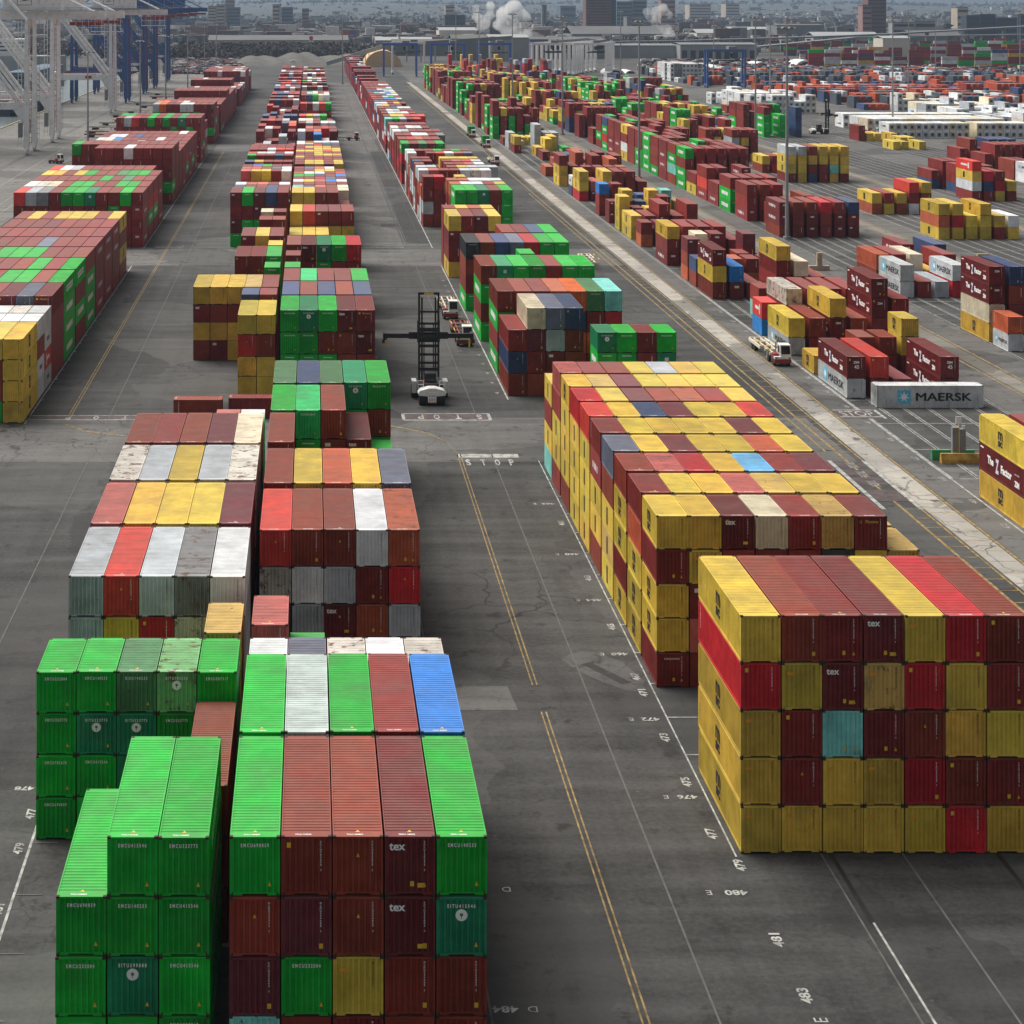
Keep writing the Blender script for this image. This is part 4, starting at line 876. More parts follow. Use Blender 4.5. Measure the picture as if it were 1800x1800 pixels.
r_ = copy_tree(TRg); r_.location = (16, 692, 0); r_.rotation_euler = (0, 0, R(90)); tag(r_, 'dark trailer crossing the lane behind the turning truck', 'trailer', 'container trailers')
o = link('shipping_container', shape(6.058, 2.591)['all'], None, None, (*lin(40, 60, 100), .3)); o.location = (10.6, 692, 1.46); o.rotation_euler = (0, 0, R(90)); tag(o, 'navy container on the trailer crossing the lane', 'shipping container', GROUP)
r_ = copy_tree(TRw); r_.location = (55.2, 357, 0); tag(r_, 'empty white trailer parked alone beside the yellow lines past the mixed block', 'trailer', 'container trailers')
k = 0
for (x, y, rz, src) in ((-80.5, 706, 80, TRr), (-82, 722, 80, TRr), (-84, 748, 75, TRg), (-82.6, 775, 82, TRg), (-80, 800, 84, TRw), (-84, 830, 80, TRg), (-80, 862, 86, TRw), (-78, 905, 80, TRg), (-83, 930, 84, TRg), (-80, 990, 84, TRr), (-82, 1030, 80, TRw)):
    r_ = copy_tree(src); r_.location = (x + 6, y, 0); r_.rotation_euler = (0, 0, R(rz)); tag(r_, 'empty container trailer parked on the quay behind the white cranes', 'trailer', 'container trailers parked on the quay')
for (x, y, lab) in ((-80.3, 592, 'white yard truck parked on the quay beside the far-left wall'), (-75, 800, 'white yard truck among the trailers parked on the quay'), (-75.5, 745, 'white yard truck standing at the near end of the parked quay trailers')):
    t_ = copy_tree(T0); t_.location = (x, y, 0); t_.rotation_euler = (0, 0, R(60)); tag(t_, lab, 'yard truck', 'yard trucks driving through the terminal')
for src in (TRw, TRr, TRg):
    for ch in list(src.children): bpy.data.objects.remove(ch)
    bpy.data.objects.remove(src)
# ------------------------------------------------------------------ barriers and post by the right-hand crossing
yb = 206.5
m_ = MB(); m_.prism([(yb, 0), (yb + .05, .5), (yb + .22, 1.15), (yb + .48, 1.15), (yb + .65, .5), (yb + .7, 0)], 'x', 71.2, 75.6); tag(m_.build('concrete_barrier', plain('barrier_yellow', (.55, .33, .06), .8, var=.5, dirt=.8), bevel=.03), 'worn yellow concrete barrier beside the right-hand stack', 'barrier')
m_ = MB(); m_.prism([(yb + 1.6, 0), (yb + 1.65, .5), (yb + 1.82, 1.15), (yb + 2.08, 1.15), (yb + 2.25, .5), (yb + 2.3, 0)], 'x', 70.7, 75.6); tag(m_.build('concrete_barrier', plain('barrier_green', (.02, .25, .09), .7, dirt=.4), bevel=.03), 'green concrete barrier behind the worn yellow one', 'barrier')
o = empty('sign_post', (73.5, yb + 1.15, 0)); tag(o, 'grey steel post unit with white top standing between yellow and green barriers', 'post')
m_ = MB(); m_.box(-.75, -.06, -.25, .25, 0, 3.9); m_.box(.06, .75, -.25, .25, 0, 3.7); m_.build('steel_panel', M_GREY, o)
m_ = MB(); m_.box(-.06, .06, -.28, -.2, 0, 4.2); m_.build('yellow_strip', M_YEL, o)
m_ = MB(); m_.box(-.3, .35, -.05, .05, 4.3, 5.1); m_.box(.4, .75, -.05, .05, 3.75, 4.1); m_.box(-.03, .03, -.03, .03, 3.9, 4.4); m_.build('white_plate', M_VWHITE, o)
m_ = MB(); m_.box(135.6, 137.8, 372, 372.8, 0, 1.0); tag(m_.build('concrete_barrier', plain('barrier_tan', (.42, .32, .2), .8, dirt=.5), bevel=.03), 'tan concrete block at the far right crossing', 'barrier')
m_ = MB(); m_.box(97, 101, 356, 356.8, 0, .9); m_.box(98.6, 99.6, 356.1, 356.7, .9, 3.4); tag(m_.build('concrete_barrier', plain('barrier_sand', (.45, .36, .26), .8, dirt=.5), bevel=.03), 'sand-coloured block with grey upright behind the second right row', 'barrier')
# ------------------------------------------------------------------ floodlight masts
def mast(x, y, ht, lab, src=None):
    if src is None:
        o = empty('light_mast')
        m_ = MB(); m_.cyl((0, 0, .6), (0, 0, ht), .42, .2, 14); m_.build('pole', M_STEEL, o)
        m_ = MB(); m_.cyl((0, 0, 0), (0, 0, .62), .9, .8, 14); m_.build('base', M_GREY, o)
        m_ = MB(); m_.cyl((0, 0, ht - .6), (0, 0, ht - .2), 1.5, 1.5, 14); m_.cyl((0, 0, ht), (0, 0, ht + 1.6), .04, n=6); m_.build('lamp_ring', M_GREY, o)
        for k in range(8):
            an = 2*math.pi*k/8; c, s = math.cos(an), math.sin(an)
            m_ = MB(); m_.bar((1.4*c, 1.4*s, ht - .4), (2.3*c, 2.3*s, ht - .7), .5, .28); m_.build('lamp', M_GREY, o)
    else: o = copy_tree(src)
    o.location = (x, y, 0); return tag(o, lab, 'light mast', 'floodlight masts')
m0 = mast(104.9, 403, 47.0, 'nearest and tallest grey floodlight mast, beside the second right-hand row')
for x, y, lab in ((97.2, 541, 'floodlight mast rising from a pale concrete base among the second right-hand row'), (99.5, 722, 'floodlight mast in front of the parked white gantry cranes'), (98.2, 889, 'floodlight mast in front of the big steam plume'), (97, 1052, 'floodlight mast left of the big steam plume'), (97.5, 1225, 'floodlight mast before the blue gantry crane'),
                  (167.8, 690, 'thin floodlight mast before the small steam plume'), (221, 880, 'floodlight mast by the orange containers, left of the brick tower'), (236, 742, 'floodlight mast standing among the white refrigerated containers'), (300, 760, 'floodlight mast near the right edge beside orange containers'), (20.8, 1175, 'lone floodlight mast at the end of the central lane'),
                  (330, 1010, 'thin distant mast above the orange trailers'), (420, 1230, 'thin distant mast before the far crosswise stacks'), (500, 1290, 'thin distant mast at the right end of the far stacks'), (260, 1180, 'thin distant mast behind the railway wagons'), (195, 1150, 'thin distant mast behind the white stacked boxes')):
    mast(x, y, 47, lab, m0)
m1 = mast(-70.0, 577, 37.0, 'nearest floodlight mast on the quay by the green container')
for x, y, lab in ((-68.6, 740, 'second floodlight mast along the quay'), (-66.6, 845, 'third floodlight mast along the quay'), (-66.8, 1000, 'fourth floodlight mast along the quay'), (-67, 1165, 'fifth floodlight mast along the quay'), (-66.5, 1300, 'farthest floodlight mast along the quay')): mast(x, y, 37, lab, m1)
# ------------------------------------------------------------------ ship-to-shore cranes
def sts():
    """local: quay rails at x = 0 (land side) and x = -28 (water side), crane spans y 0..18"""
    o = empty('quay_crane'); C = (.62, .62, .62, 1)
    def P(name, mb, par=o, m=None): return mb.build(name, m or M_OBJ, par, color=C)
    for x in (0, -28):
        for y in (0, 18):
            m_ = MB(); m_.add([(x-1.0, y-.8, 2.4), (x+1.0, y-.8, 2.4), (x+1.0, y+.8, 2.4), (x-1.0, y+.8, 2.4), (x-.55, y-.5, 46), (x+.55, y-.5, 46), (x+.55, y+.5, 46), (x-.55, y+.5, 46)], [(0,1,5,4),(1,2,6,5),(2,3,7,6),(3,0,4,7),(0,3,2,1),(4,5,6,7)])
            lg = P('leg', m_)
            if x == 0:
                m_ = MB(); m_.box(-2.9, -2.7, y - .9, y - .7, 3, 46); m_.box(-1.7, -1.5, y - .9, y - .7, 3, 46)
                for k in range(24): m_.box(-2.9, -1.5, y - .88, y - .78, 4 + 1.8*k, 4.18 + 1.8*k)
                P('ladder_shaft', m_, lg)
                m_ = MB(); m_.box(-2.7, -1.3, y - 1.0, y + .2, 6, 11); P('cable_reel_box', m_, lg, M_GREY)
                m_ = MB()
                for k in range(22): m_.box(1.0, 1.7, y - .5, y + .5, 4 + 1.9*k, 4.15 + 1.9*k)
                m_.box(1.65, 1.75, y - .5, y - .4, 4, 46); P('stairs', m_, lg, M_RAIL if y == 0 else M_GREY)
            m_ = MB()
            for k in (-2.2, -.8, .8, 2.2): m_.cyl((x - .2, y + k, .55), (x + .2, y + k, .55), .5, n=12)
            m_.box(x - .45, x + .45, y - 2.8, y + 2.8, .8, 1.7); m_.box(x - .6, x + .6, y - 1.2, y + 1.2, 1.7, 2.5); P('bogie', m_)
    for y in (0, 18):
        m_ = MB(); m_.box(-27.2, -.9, y - .75, y + .75, 15.5, 18.0); m_.prism([(-.9, 15.5), (-4.5, 15.5), (-.9, 10)], 'y', y - .7, y + .7); sb = P('portal_beam', m_)
        m_ = MB(); m_.box(-8, -2, y - .78, y - .755, 16.2, 17.6); P('sign_panel', m_, sb, M_VWHITE); m_ = MB(); m_.box(-12, -9, y - .78, y - .755, 16.2, 17.6); P('red_panel', m_, sb, M_VRED)
        m_ = MB()
        for zz in (18.6, 19.2): m_.box(-27, -1, y - .78, y - .72, zz, zz + .06)
        for k in range(14): m_.box(-27 + 2*k, -26.94 + 2*k, y - .78, y - .72, 18, 19.2)
        P('handrail', m_, sb, M_RAIL)
        for dx_ in (0, 1.6):
            m_ = MB(); m_.cyl((-3.2 + dx_, y, 17.6), (-24.5 + dx_, y, 45.5), .55, n=10); P('diagonal_brace', m_)
    for x in (0, -28): m_ = MB(); m_.box(x - .7, x + .7, .8, 17.2, 43.6, 46); P('top_beam', m_)
    m_ = MB(); m_.box(-28.6, -27.4, .8, 17.2, 17, 19); P('sill_beam', m_)
    for y in (6.2, 10.6):
        m_ = MB(); m_.box(-75, 26, y, y + 1.2, 46.2, 48.8); P('boom_girder', m_)
    m_ = MB()
    for k in range(20): m_.box(-74 + 5.2*k, -73.7 + 5.2*k, 7.4, 10.6, 46.8, 47.2)
    P('boom_ties', m_)
    m_ = MB(); m_.box(-9, 11, 4.6, 13.4, 49.4, 54.6); mh = P('machinery_house', m_)
    m_ = MB(); m_.box(-4, 1, 4.56, 4.59, 51.2, 53.6); P('emblem_panel', m_, mh, M_VWHITE); m_ = MB()
    m_.box(-4, 1, 4.53, 4.555, 51.2, 51.35); m_.box(-4, 1, 4.53, 4.555, 53.45, 53.6); m_.box(-4, -3.85, 4.53, 4.555, 51.35, 53.45); m_.box(.85, 1, 4.53, 4.555, 51.35, 53.45); m_.prism([(-3, 52.5), (-1.4, 53.1), (.2, 52.6), (-1.2, 52.7)], 'y', 4.53, 4.555); P('emblem', m_, mh, M_BLACK)
    m_ = MB(); m_.box(-9.4, 14, 4.2, 4.3, 49.3, 49.4); m_.box(-10, 24, 3.4, 5.0, 49.0, 49.15)
    for k in range(17): m_.box(-10 + 2*k, -9.94 + 2*k, 3.4, 3.5, 49.15, 50.3)
    m_.box(-10, 24, 3.4, 3.46, 50.25, 50.32); P('walkway', m_, o, M_STEEL)
    m_ = MB()
    for y in (1.5, 16.5): m_.bar((-28, y, 46), (-25.5, 9, 72), 1.1); m_.bar((0, y, 46), (-25, 9, 72), .8)
    P('apex_frame', m_)
    m_ = MB()
    for y in (6.8, 11.2): m_.cyl((-25.4, y, 71.5), (22, y, 49), .28, n=8); m_.cyl((-26, y, 71.5), (-60, y, 49), .28, n=8)
    P('forestay', m_)
    m_ = MB(); m_.box(14, 25, 4.8, 13.2, 44.2, 45.4); P('trolley', m_, o, M_VRED); m_ = MB(); m_.box(-46, -38, 5.5, 12.5, 43.6, 45.6); P('trolley', m_, o, M_VRED)
    m_ = MB()
    for k in range(6): m_.box(14 + 2.2*k, 14.12 + 2.2*k, 4.6, 4.7, 41.2, 46.2)
    for zz in (41.2, 43.4): m_.box(14, 25.2, 4.6, 4.7, zz, zz + .15)
    m_.box(14, 25.2, 4.6, 13.2, 41.0, 41.15); P('maintenance_platform', m_)
    m_ = MB(); m_.box(-36, -32.5, 5.5, 12.5, 42, 44.8); P('operator_cab', m_, o, M_VWHITE)
    m_ = MB()
    for y in (6, 12):
        for x in (-41, -39.5): m_.cyl((x, y, 26), (x, y, 43.6), .06, n=5)
    P('hoist_ropes', m_, o, M_DARK)
    m_ = MB(); m_.box(-41.5, -39, 3, 15, 24.6, 25.8); P('spreader', m_, o, M_VRED)
    return o
CR = sts()
spots = [(-97, 627, (.78, .78, .78), 'nearest white quay crane with red stairs'), (-96.2, 683, (.80, .80, .80), 'second white quay crane, behind the nearest one'), (-94.2, 866, (.76, .77, .78), 'third white quay crane standing before the blue cranes'),
         (-95.5, 950, (.03, .10, .30), 'nearest blue quay crane'), (-95, 1046, (.03, .09, .27), 'second blue quay crane'), (-94.6, 1112, (.03, .09, .27), 'third blue quay crane'), (-94, 1205, (.03, .10, .27), 'farthest blue quay crane')]
for k, (x, y, c, lab) in enumerate(spots):
    o = CR if k == 0 else copy_tree(CR); o.location = (x, y, 0); tag(o, lab + ' on the waterfront' if len(lab.split()) < 12 else lab, 'crane', 'ship-to-shore cranes along the quay')
    def tint(q_):
        for ch in q_.children:
            if ch.data and ch.data.materials and ch.data.materials[0] == M_OBJ: ch.color = (*c, 1)
            tint(ch)
    tint(o)
# ------------------------------------------------------------------ rubber-tyred gantry cranes
def rtg():
    o = empty('gantry_crane'); C = (.03, .12, .46, 1)
    for x in (0, 23):
        for y in (0, 7):
            m_ = MB(); m_.box(x - .55, x + .55, y - .5, y + .5, 1.6, 22); m_.build('leg', M_OBJ, o, color=C)
            m_ = MB(); m_.cyl((x - .3, y, .8), (x + .3, y, .8), .8, n=14); m_.build('wheel', M_TYRE, o)
        m_ = MB(); m_.box(x - .6, x + .6, -1.5, 8.5, 1.2, 2.4); m_.build('sill_beam', M_OBJ, o, color=C)
    for y in (0, 7):
        m_ = MB(); m_.box(-1, 24, y - .5, y + .5, 22, 23.6); m_.build('top_beam', M_OBJ, o, color=C)
    m_ = MB(); m_.box(13, 18, -.2, 7.2, 23.6, 25.4); m_.build('trolley', M_GREY, o)
    m_ = MB(); m_.box(13.5, 15.3, -1.5, .3, 18.6, 21.2); m_.build('cab', M_DARK, o)
    m_ = MB(); m_.box(9, 21, 2, 5, 16.4, 17.0); m_.build('spreader', M_DARK, o)
    m_ = MB()
    for x in (12, 18): m_.cyl((x, 3.5, 17), (x, 3.5, 23.6), .06, n=5)
    m_.build('hoist_ropes', M_DARK, o)
    return o
RG = rtg(); BL, WT = (.03, .12, .46), (.78, .78, .78)
rs_ = [(52, 1290, BL, 'blue gantry crane beside the beige dome'), (85.5, 1290, BL, 'blue gantry crane right of the beige dome'), (119.5, 1300, BL, 'blue gantry crane in front of the steam plume'), (243, 1120, (.04, .12, .35), 'blue gantry crane astride the railway wagons'), (161, 1330, BL, 'blue gantry crane at the left end of the parked white ones'), (60, 1330, WT, 'pale gantry crane behind the blue one by the dome')]
rs_ += [(158 + 5.0*k, 1300 + 12*k, WT, 'white gantry crane parked in the tight row before the grey hall') for k in range(8)] + [(188 + 3.5*k, 1300 + 12*k, WT, 'white gantry crane parked in the tight row before the grey hall') for k in range(4)]
for k, (x, y, c, lab) in enumerate(rs_):
    o = RG if k == 0 else copy_tree(RG); o.location = (x, y, 0); tag(o, lab, 'crane', 'gantry cranes in the white parked row' if 'tight row' in lab else 'gantry cranes standing in the yard')
    for ch in o.children:
        if ch.data.materials[0] == M_OBJ: ch.color = (*c, 1)
# ------------------------------------------------------------------ beyond the yard: ships, sheds, towers, town
M_PALE = plain('pale_cladding', (.30, .315, .315), .7, var=.12, scale=.05); M_SHED = plain('grey_cladding', (.17, .18, .185), .7, var=.15, scale=.05); M_ROOF = plain('grey_roof', (.095, .095, .095), .8, var=.2, scale=.04)
M_BRICK = plain('brown_brick', (.16, .085, .075), .8, var=.2, scale=.1); M_PINK = plain('pink_brick', (.28, .16, .14), .8, var=.2, scale=.1); M_BLUEG = plain('blue_glass_wall', (.09, .15, .21), .3, var=.2, scale=.05); M_TAN = plain('tan_stone', (.40, .34, .27), .8, var=.15, scale=.05); M_NAVYB = plain('dark_blue_wall', (.04, .06, .09), .5, var=.3, scale=.05); M_WIN = plain('far_window', (.03, .035, .045), .3); M_CREAMW = plain('cream_wall', (.6, .56, .48), .7, var=.1, scale=.05)
def bld(name, px0, px1, ptop, Y, depth, m, lab, bands=0, cat='building', group=None, roof=None, z0=0, vbars=0):
    x0, x1, zt = gx(px0, Y), gx(px1, Y), gz(ptop, Y); o = empty(name, ((x0+x1)/2, Y, z0)); w_ = x1 - x0; h_ = zt - z0
    mb = MB(); mb.box(-w_/2, w_/2, 0, depth, 0, h_); mb.build('wall', m, o)
    mb = MB(); mb.box(-w_/2 - .3, w_/2 + .3, -.3, depth + .3, h_, h_ + max(.5, h_*.03)); mb.build('roof', roof or M_ROOF, o)
    if bands:
        fl = h_/bands
        for k in range(bands): z_ = fl*(k + .35); mb = MB(); mb.box(-w_*.46, w_*.46, -.12, .1, z_, z_ + fl*.4); mb.build('window_band', M_WIN, o)
    return tag(o, lab, cat, group)
bld('office_tower', 1030, 1074, -7, 2600, 30, M_BRICK, 'tall brown brick tower with dark window bands above the grey hall', 15)
bld('office_tower', 1074.3, 1083, -4, 2606, 26, M_NAVYB, 'dark blue-grey slab attached to the right side of the brown tower', 14)
bld('glass_tower', 1084, 1112, 4, 3200, 30, M_BLUEG, 'pale blue glass block right of the brown tower', 8); bld('glass_tower', 1112.5, 1137, 2, 3210, 30, M_BLUEG, 'wider blue glass block behind the small steam plume', 8)
bld('office_tower', 1162, 1187, 0, 3600, 30, M_PINK, 'rosy tower peeking above the small steam plume', 6)
bld('brick_tower', 1526, 1558, -3, 2500, 26, M_BRICK, 'brick tower block with square windows near the right', 11, vbars=5); bld('brick_tower', 1516.5, 1532, 10, 2470, 22, M_PINK, 'red brick wing beside the right-hand tower block', 7)
bld('apartment_block', 1570, 1608, 40, 2200, 18, M_PALE, 'white apartment block with dark window columns on the right', 4, vbars=8); bld('apartment_block', 1608.3, 1646, 38, 2205, 18, M_PALE, 'white block joined to the right of the pale apartments', 3, vbars=6)
for k, (a_, b_, t_, Y_) in enumerate(((1699, 1722, 28, 2300), (1722.5, 1750, 26, 2310), (1752, 1788, 32, 2305), (1790, 1815, 26, 2400))): bld('office_block', a_, b_, t_, Y_, 20, M_NAVYB, f'dark blue office block, {ORD[k]} from the left at the right edge', 5, vbars=6)
bld('warehouse', 1683, 1702, 14, 3000, 30, M_TAN, 'tan block on the skyline at the right', 4)
bld('hospital', 1212, 1250, 8, 5000, 60, M_TAN, 'large tan block on the wooded ridge, left one', 6); bld('hospital', 1276, 1300, 7, 5000, 60, M_TAN, 'tan block with white top on the wooded ridge, right one', 6)
bld('office_tower', 262, 304, -6, 3500, 40, M_BLUEG, 'tall blue tower behind the crane booms', 14); bld('office_tower', 304.5, 322, 0, 3520, 40, M_BLUEG, 'narrower blue tower beside the tall blue one', 12)
bld('apartment_tower', 366, 380, 12, 3300, 25, M_TAN, 'tan tower in the left skyline', 8, vbars=3); bld('apartment_tower', 380.5, 395, 9, 3300, 25, M_TAN, 'paler tower joined to the tan one in the left skyline', 8, vbars=3); bld('office_tower', 396, 412, 0, 3900, 25, M_PINK, 'pinkish tower with stepped top in the left skyline', 7); bld('office_block', 399, 422, 14, 3320, 25, M_BLUEG, 'blue block beside the pinkish tower', 7)
bld('office_block', 479, 491, 9, 3200, 25, M_TAN, 'tan slab with a white edge in the left middle skyline', 7); bld('office_block', 491.5, 494, 8, 3198, 25, M_PALE, 'thin white stair tower beside the tan slab'); bld('office_block', 495, 515, 14, 3250, 25, M_BLUEG, 'grey-blue slab right of the white stair tower', 7); bld('office_block', 531, 543, 16, 3300, 25, M_PINK, 'rose tower in the middle skyline', 6)
bld('apartment_tower', 783, 799, 10, 3800, 25, M_TAN, 'pale tower left of the steam plume', 6, vbars=3); bld('office_block', 782, 818, 27, 2700, 30, M_NAVYB, 'dark blue-black block left of the steam plume', 4)
bld('chimney', 953, 957, 10, 2900, 12, M_SHED, 'slim left stack of the twin chimneys', 0, 'chimney'); bld('chimney', 958, 961, 10, 2900, 12, M_SHED, 'slim right stack of the twin chimneys', 0, 'chimney'); bld('office_block', 985, 1012, 11, 4200, 40, M_BLUEG, 'broad hazy block on the ridge left of the brown tower', 3)
bld('car_park', 1110, 1131, 32, 2700, 30, M_PALE, 'white block with dark bands right of the brown tower', 4); bld('office_block', 1102, 1110, 30, 2690, 30, M_SHED, 'grey slab beside the banded white block')
# sheds
def shed(px0, px1, ptop, Y, depth, m, lab, ridge=.35, roof=M_ROOF, doors=0):
    x0, x1, zt = gx(px0, Y), gx(px1, Y), gz(ptop, Y); o = empty('warehouse', ((x0+x1)/2, Y, 0)); w_ = x1 - x0; h_ = zt*(1-ridge)
    mb = MB(); mb.box(-w_/2, w_/2, 0, depth, 0, h_); mb.build('wall', m, o)
    mb = MB(); mb.prism([(-.6, h_), (depth/2, zt), (depth + .6, h_), (depth + .6, h_ + .4), (depth/2, zt + .4), (-.6, h_ + .4)], 'x', -w_/2 - .5, w_/2 + .5); mb.build('roof', roof, o)
    if doors:
        for k in range(doors): u = -w_/2 + w_*(k + .5)/doors; mb = MB(); mb.box(u - w_/doors*.3, u + w_/doors*.3, -.1, .1, 0, h_*.6); mb.build('door', M_WIN, o)
    return tag(o, lab, 'warehouse')
shed(366, 612, 63, 2150, 60, M_TAN, 'long low tan and grey warehouse across the dark wood', .4, M_ROOF, 14); shed(660, 700, 66, 1900, 30, M_PALE, 'small white shed left of the conveyor head', .2, M_PALE); shed(706, 760, 66, 1950, 40, M_PALE, 'white-roofed shed behind the conveyor', .3, M_PALE); shed(772, 838, 49, 2500, 60, M_CREAMW, 'cream warehouse left of the steam plume', .2, M_PALE); shed(690, 790, 70, 1800, 40, M_SHED, 'grey shed behind the blue gantry cranes', .3)
shed(794, 858, 62, 1650, 40, M_SHED, 'grey industrial hall under the steam plume', .15); shed(860, 930, 62, 1640, 50, M_PALE, 'pale industrial hall right of the white tank', .1, M_PALE); shed(931, 1062, 66, 1700, 50, M_SHED, 'long grey hall behind the parked white cranes', .1)
shed(1005, 1180, 47, 2450, 90, M_SHED, 'broad old grey hall below the brown tower', .5); shed(1060, 1192, 78, 1720, 40, M_PALE, 'long pale green-grey hall behind the white domes', .1, M_SHED); shed(1196, 1330, 76, 1700, 40, M_PALE, 'pale grey hall with rooftop ducts right of the long one', .1, M_SHED, 9)
shed(1366, 1449, 43, 2450, 60, M_SHED, 'big plain grey box warehouse right of centre', .05); shed(1284, 1365, 48, 2500, 50, M_CREAMW, 'low cream warehouse left of the grey box', .2, M_PALE); shed(1225, 1283, 52, 2450, 50, M_CREAMW, 'low white warehouse before the terraces', .3, M_PALE); shed(1552, 1600, 64, 1760, 30, M_CREAMW, 'cream shed behind the far crosswise stacks', .1, M_PALE, 0); shed(1430, 1545, 57, 2300, 40, M_PALE, 'low pale roof right of the grey box', .3, M_PALE); shed(1600, 1690, 54, 2150, 40, M_SHED, 'low grey warehouse under the white apartments', .3)
# tank, domes, tents, conveyor
Yd = 1490; mb = MB(); x0, x1, zt = gx(641, Yd), gx(706, Yd), gz(89, Yd); xc = (x0+x1)/2; rx = (x1-x0)/2; prv = []
poly = [(rx*math.cos(t_), zt*math.sin(t_)) for t_ in np.linspace(0, math.pi, 20)]
o = empty('storage_dome', (xc, Yd, 0)); mb = MB(); mb.prism(poly, 'y', 0, 60); mb.build('shell', plain('dome_sand', (.62, .42, .22), .8, var=.1, scale=.1), o); mb = MB()
for u in (-4, -1.5, 1, 3.5): mb.box(u, u + .9, -.1, .05, zt*.55, zt*.62)
mb.build('vents', M_TAN, o); tag(o, 'sand-coloured half-round storage dome beside the conveyor', 'dome')
x0, x1 = gx(700, 1560), gx(800, 1560); zt = gz(88, 1560); mb = MB(); mb.prism([(0, 0), (0, zt*.6), (6, zt*.9), (14, zt), (22, zt*.9), (28, zt*.6), (28, 0)], 'x', x0, x1); tag(mb.build('storage_hall', plain('beige_wall', (.55, .43, .36), .8, var=.1, scale=.05)), 'beige long hall right of the sand-coloured dome', 'warehouse')
o = empty('conveyor', (0, 1500, 0)); p0, p1 = (gx(574, 1500), 0, gz(112, 1500)), (gx(676, 1500), 0, gz(81, 1500)); mb = MB(); mb.bar(p0, p1, 3.2, 3.4); mb.build('gallery', M_PALE, o)
for k in (.35, .7, .97): q_ = Vector(p0).lerp(Vector(p1), k); mb = MB(); mb.bar((q_.x - 1.5, 0, 0), (q_.x - 1.5, 0, q_.z - 1.6), .6); mb.bar((q_.x + 1.5, 0, 0), (q_.x + 1.5, 0, q_.z - 1.6), .6); mb.build('trestle', M_STEEL, o)
mb = MB(); mb.box(p1[0] - 1, p1[0] + 5, -3, 3, p1[2] - 3, p1[2] + 3); mb.build('head_house', M_SHED, o); tag(o, 'inclined pale conveyor gallery rising to the right', 'conveyor')
o = empty('conveyor', (0, 1620, 0)); mb = MB(); mb.bar((gx(676, 1620), 0, gz(80, 1620)), (gx(900, 1620), 0, gz(66, 1620)), 3, 3.2); mb.build('gallery', M_SHED, o)
for k in range(9): px_ = 690 + 25*k; mb = MB(); mb.box(gx(px_, 1620) - .6, gx(px_, 1620) + .6, -.6, .6, 0, gz(80 - (px_-676)*.0625, 1620) - 1.4); mb.build('trestle', M_STEEL, o)
tag(o, 'long dark conveyor gallery running right toward the steam plume', 'conveyor')
mb = MB(); mb.cyl((gx(865, 1630), 1630, 0), (gx(865, 1630), 1630, gz(64, 1630)), gx(870, 1630) - gx(865, 1630), n=24); tag(mb.build('storage_tank', M_PALE), 'white round tank beside the steam plume', 'tank')
for k, (pa, pb, Y_, lab) in enumerate(((1066, 1098, 1330, 'white tent with dark open mouth behind the maroon stacks'), (1100, 1118, 1345, 'smaller white tent right of the open one'), (1400, 1436, 1500, 'white arched tent with dark mouth right of the tall mast'), (1327, 1352, 1500, 'white tent beside the red and white truck'), (1248, 1274, 1420, 'low white tent left of the orange wagons'))):
    x0, x1 = gx(pa, Y_), gx(pb, Y_); xc, rx = (x0+x1)/2, (x1-x0)/2; ht = rx*.62
    o = empty('tent', (xc, Y_, 0)); arc = [(rx*math.cos(t_), ht*math.sin(t_)) for t_ in np.linspace(0, math.pi, 16)]
    mb = MB(); mb.prism(arc, 'y', 0, 30); mb.build('canopy', M_VWHITE, o); mb = MB(); mb.prism([(u*.75, v*.72) for u, v in arc], 'y', -.15, .2); mb.build('opening', M_DARK, o); tag(o, lab, 'tent')
mb = MB(); Yh = 1530; x0, x1, zt = gx(510, Yh), gx(519, Yh), gz(104, Yh); mb.prism([(x0, 0), (x1, 0), (x1, zt*.7), ((x0+x1)/2, zt), (x0, zt*.7)], 'y', Yh, Yh + 6); tag(mb.build('hut', M_VWHITE), 'small white gabled hut beyond the end of the central row', 'hut')
mb = MB(); mb.box(gx(521, 1540), gx(531, 1540), 1540, 1546, 0, gz(107, 1540)); tag(mb.build('hut', M_BLUEG), 'small grey-blue box beside the white hut', 'hut')
# elevated road
def viaduct(Y0, pts, lab, dk=1.6):
    o = empty('viaduct', (0, 0, 0)); mb = MB()
    P_ = [(gx(px_, Y_), Y_, gz(py_, Y_)) for px_, py_, Y_ in pts]
    for p, q_ in zip(P_, P_[1:]): mb.bar(p, q_, 12, dk)
    mb.build('deck', M_SHED, o)
    for p, q_ in zip(P_, P_[1:]):
        n = max(1, int((Vector(q_) - Vector(p)).length / 45)); 
        for k in range(n):
            r_ = Vector(p).lerp(Vector(q_), k / n); mb = MB(); mb.box(r_.x - 1.2, r_.x + 1.2, r_.y - 3, r_.y + 3, 0, r_.z - dk/2); mb.build('pier', M_SHED, o)
    tag(o, lab, 'viaduct')
viaduct(1900, [(1062, 74, 1880), (1200, 72, 1900), (1400, 66, 1950), (1560, 60, 2000), (1830, 45, 2080)], 'elevated grey motorway crossing behind the yard on the right'); viaduct(1800, [(1330, 82, 1820), (1500, 66, 1860), (1840, 60, 1860)], 'lower slip road running under the elevated motorway', 1.2)
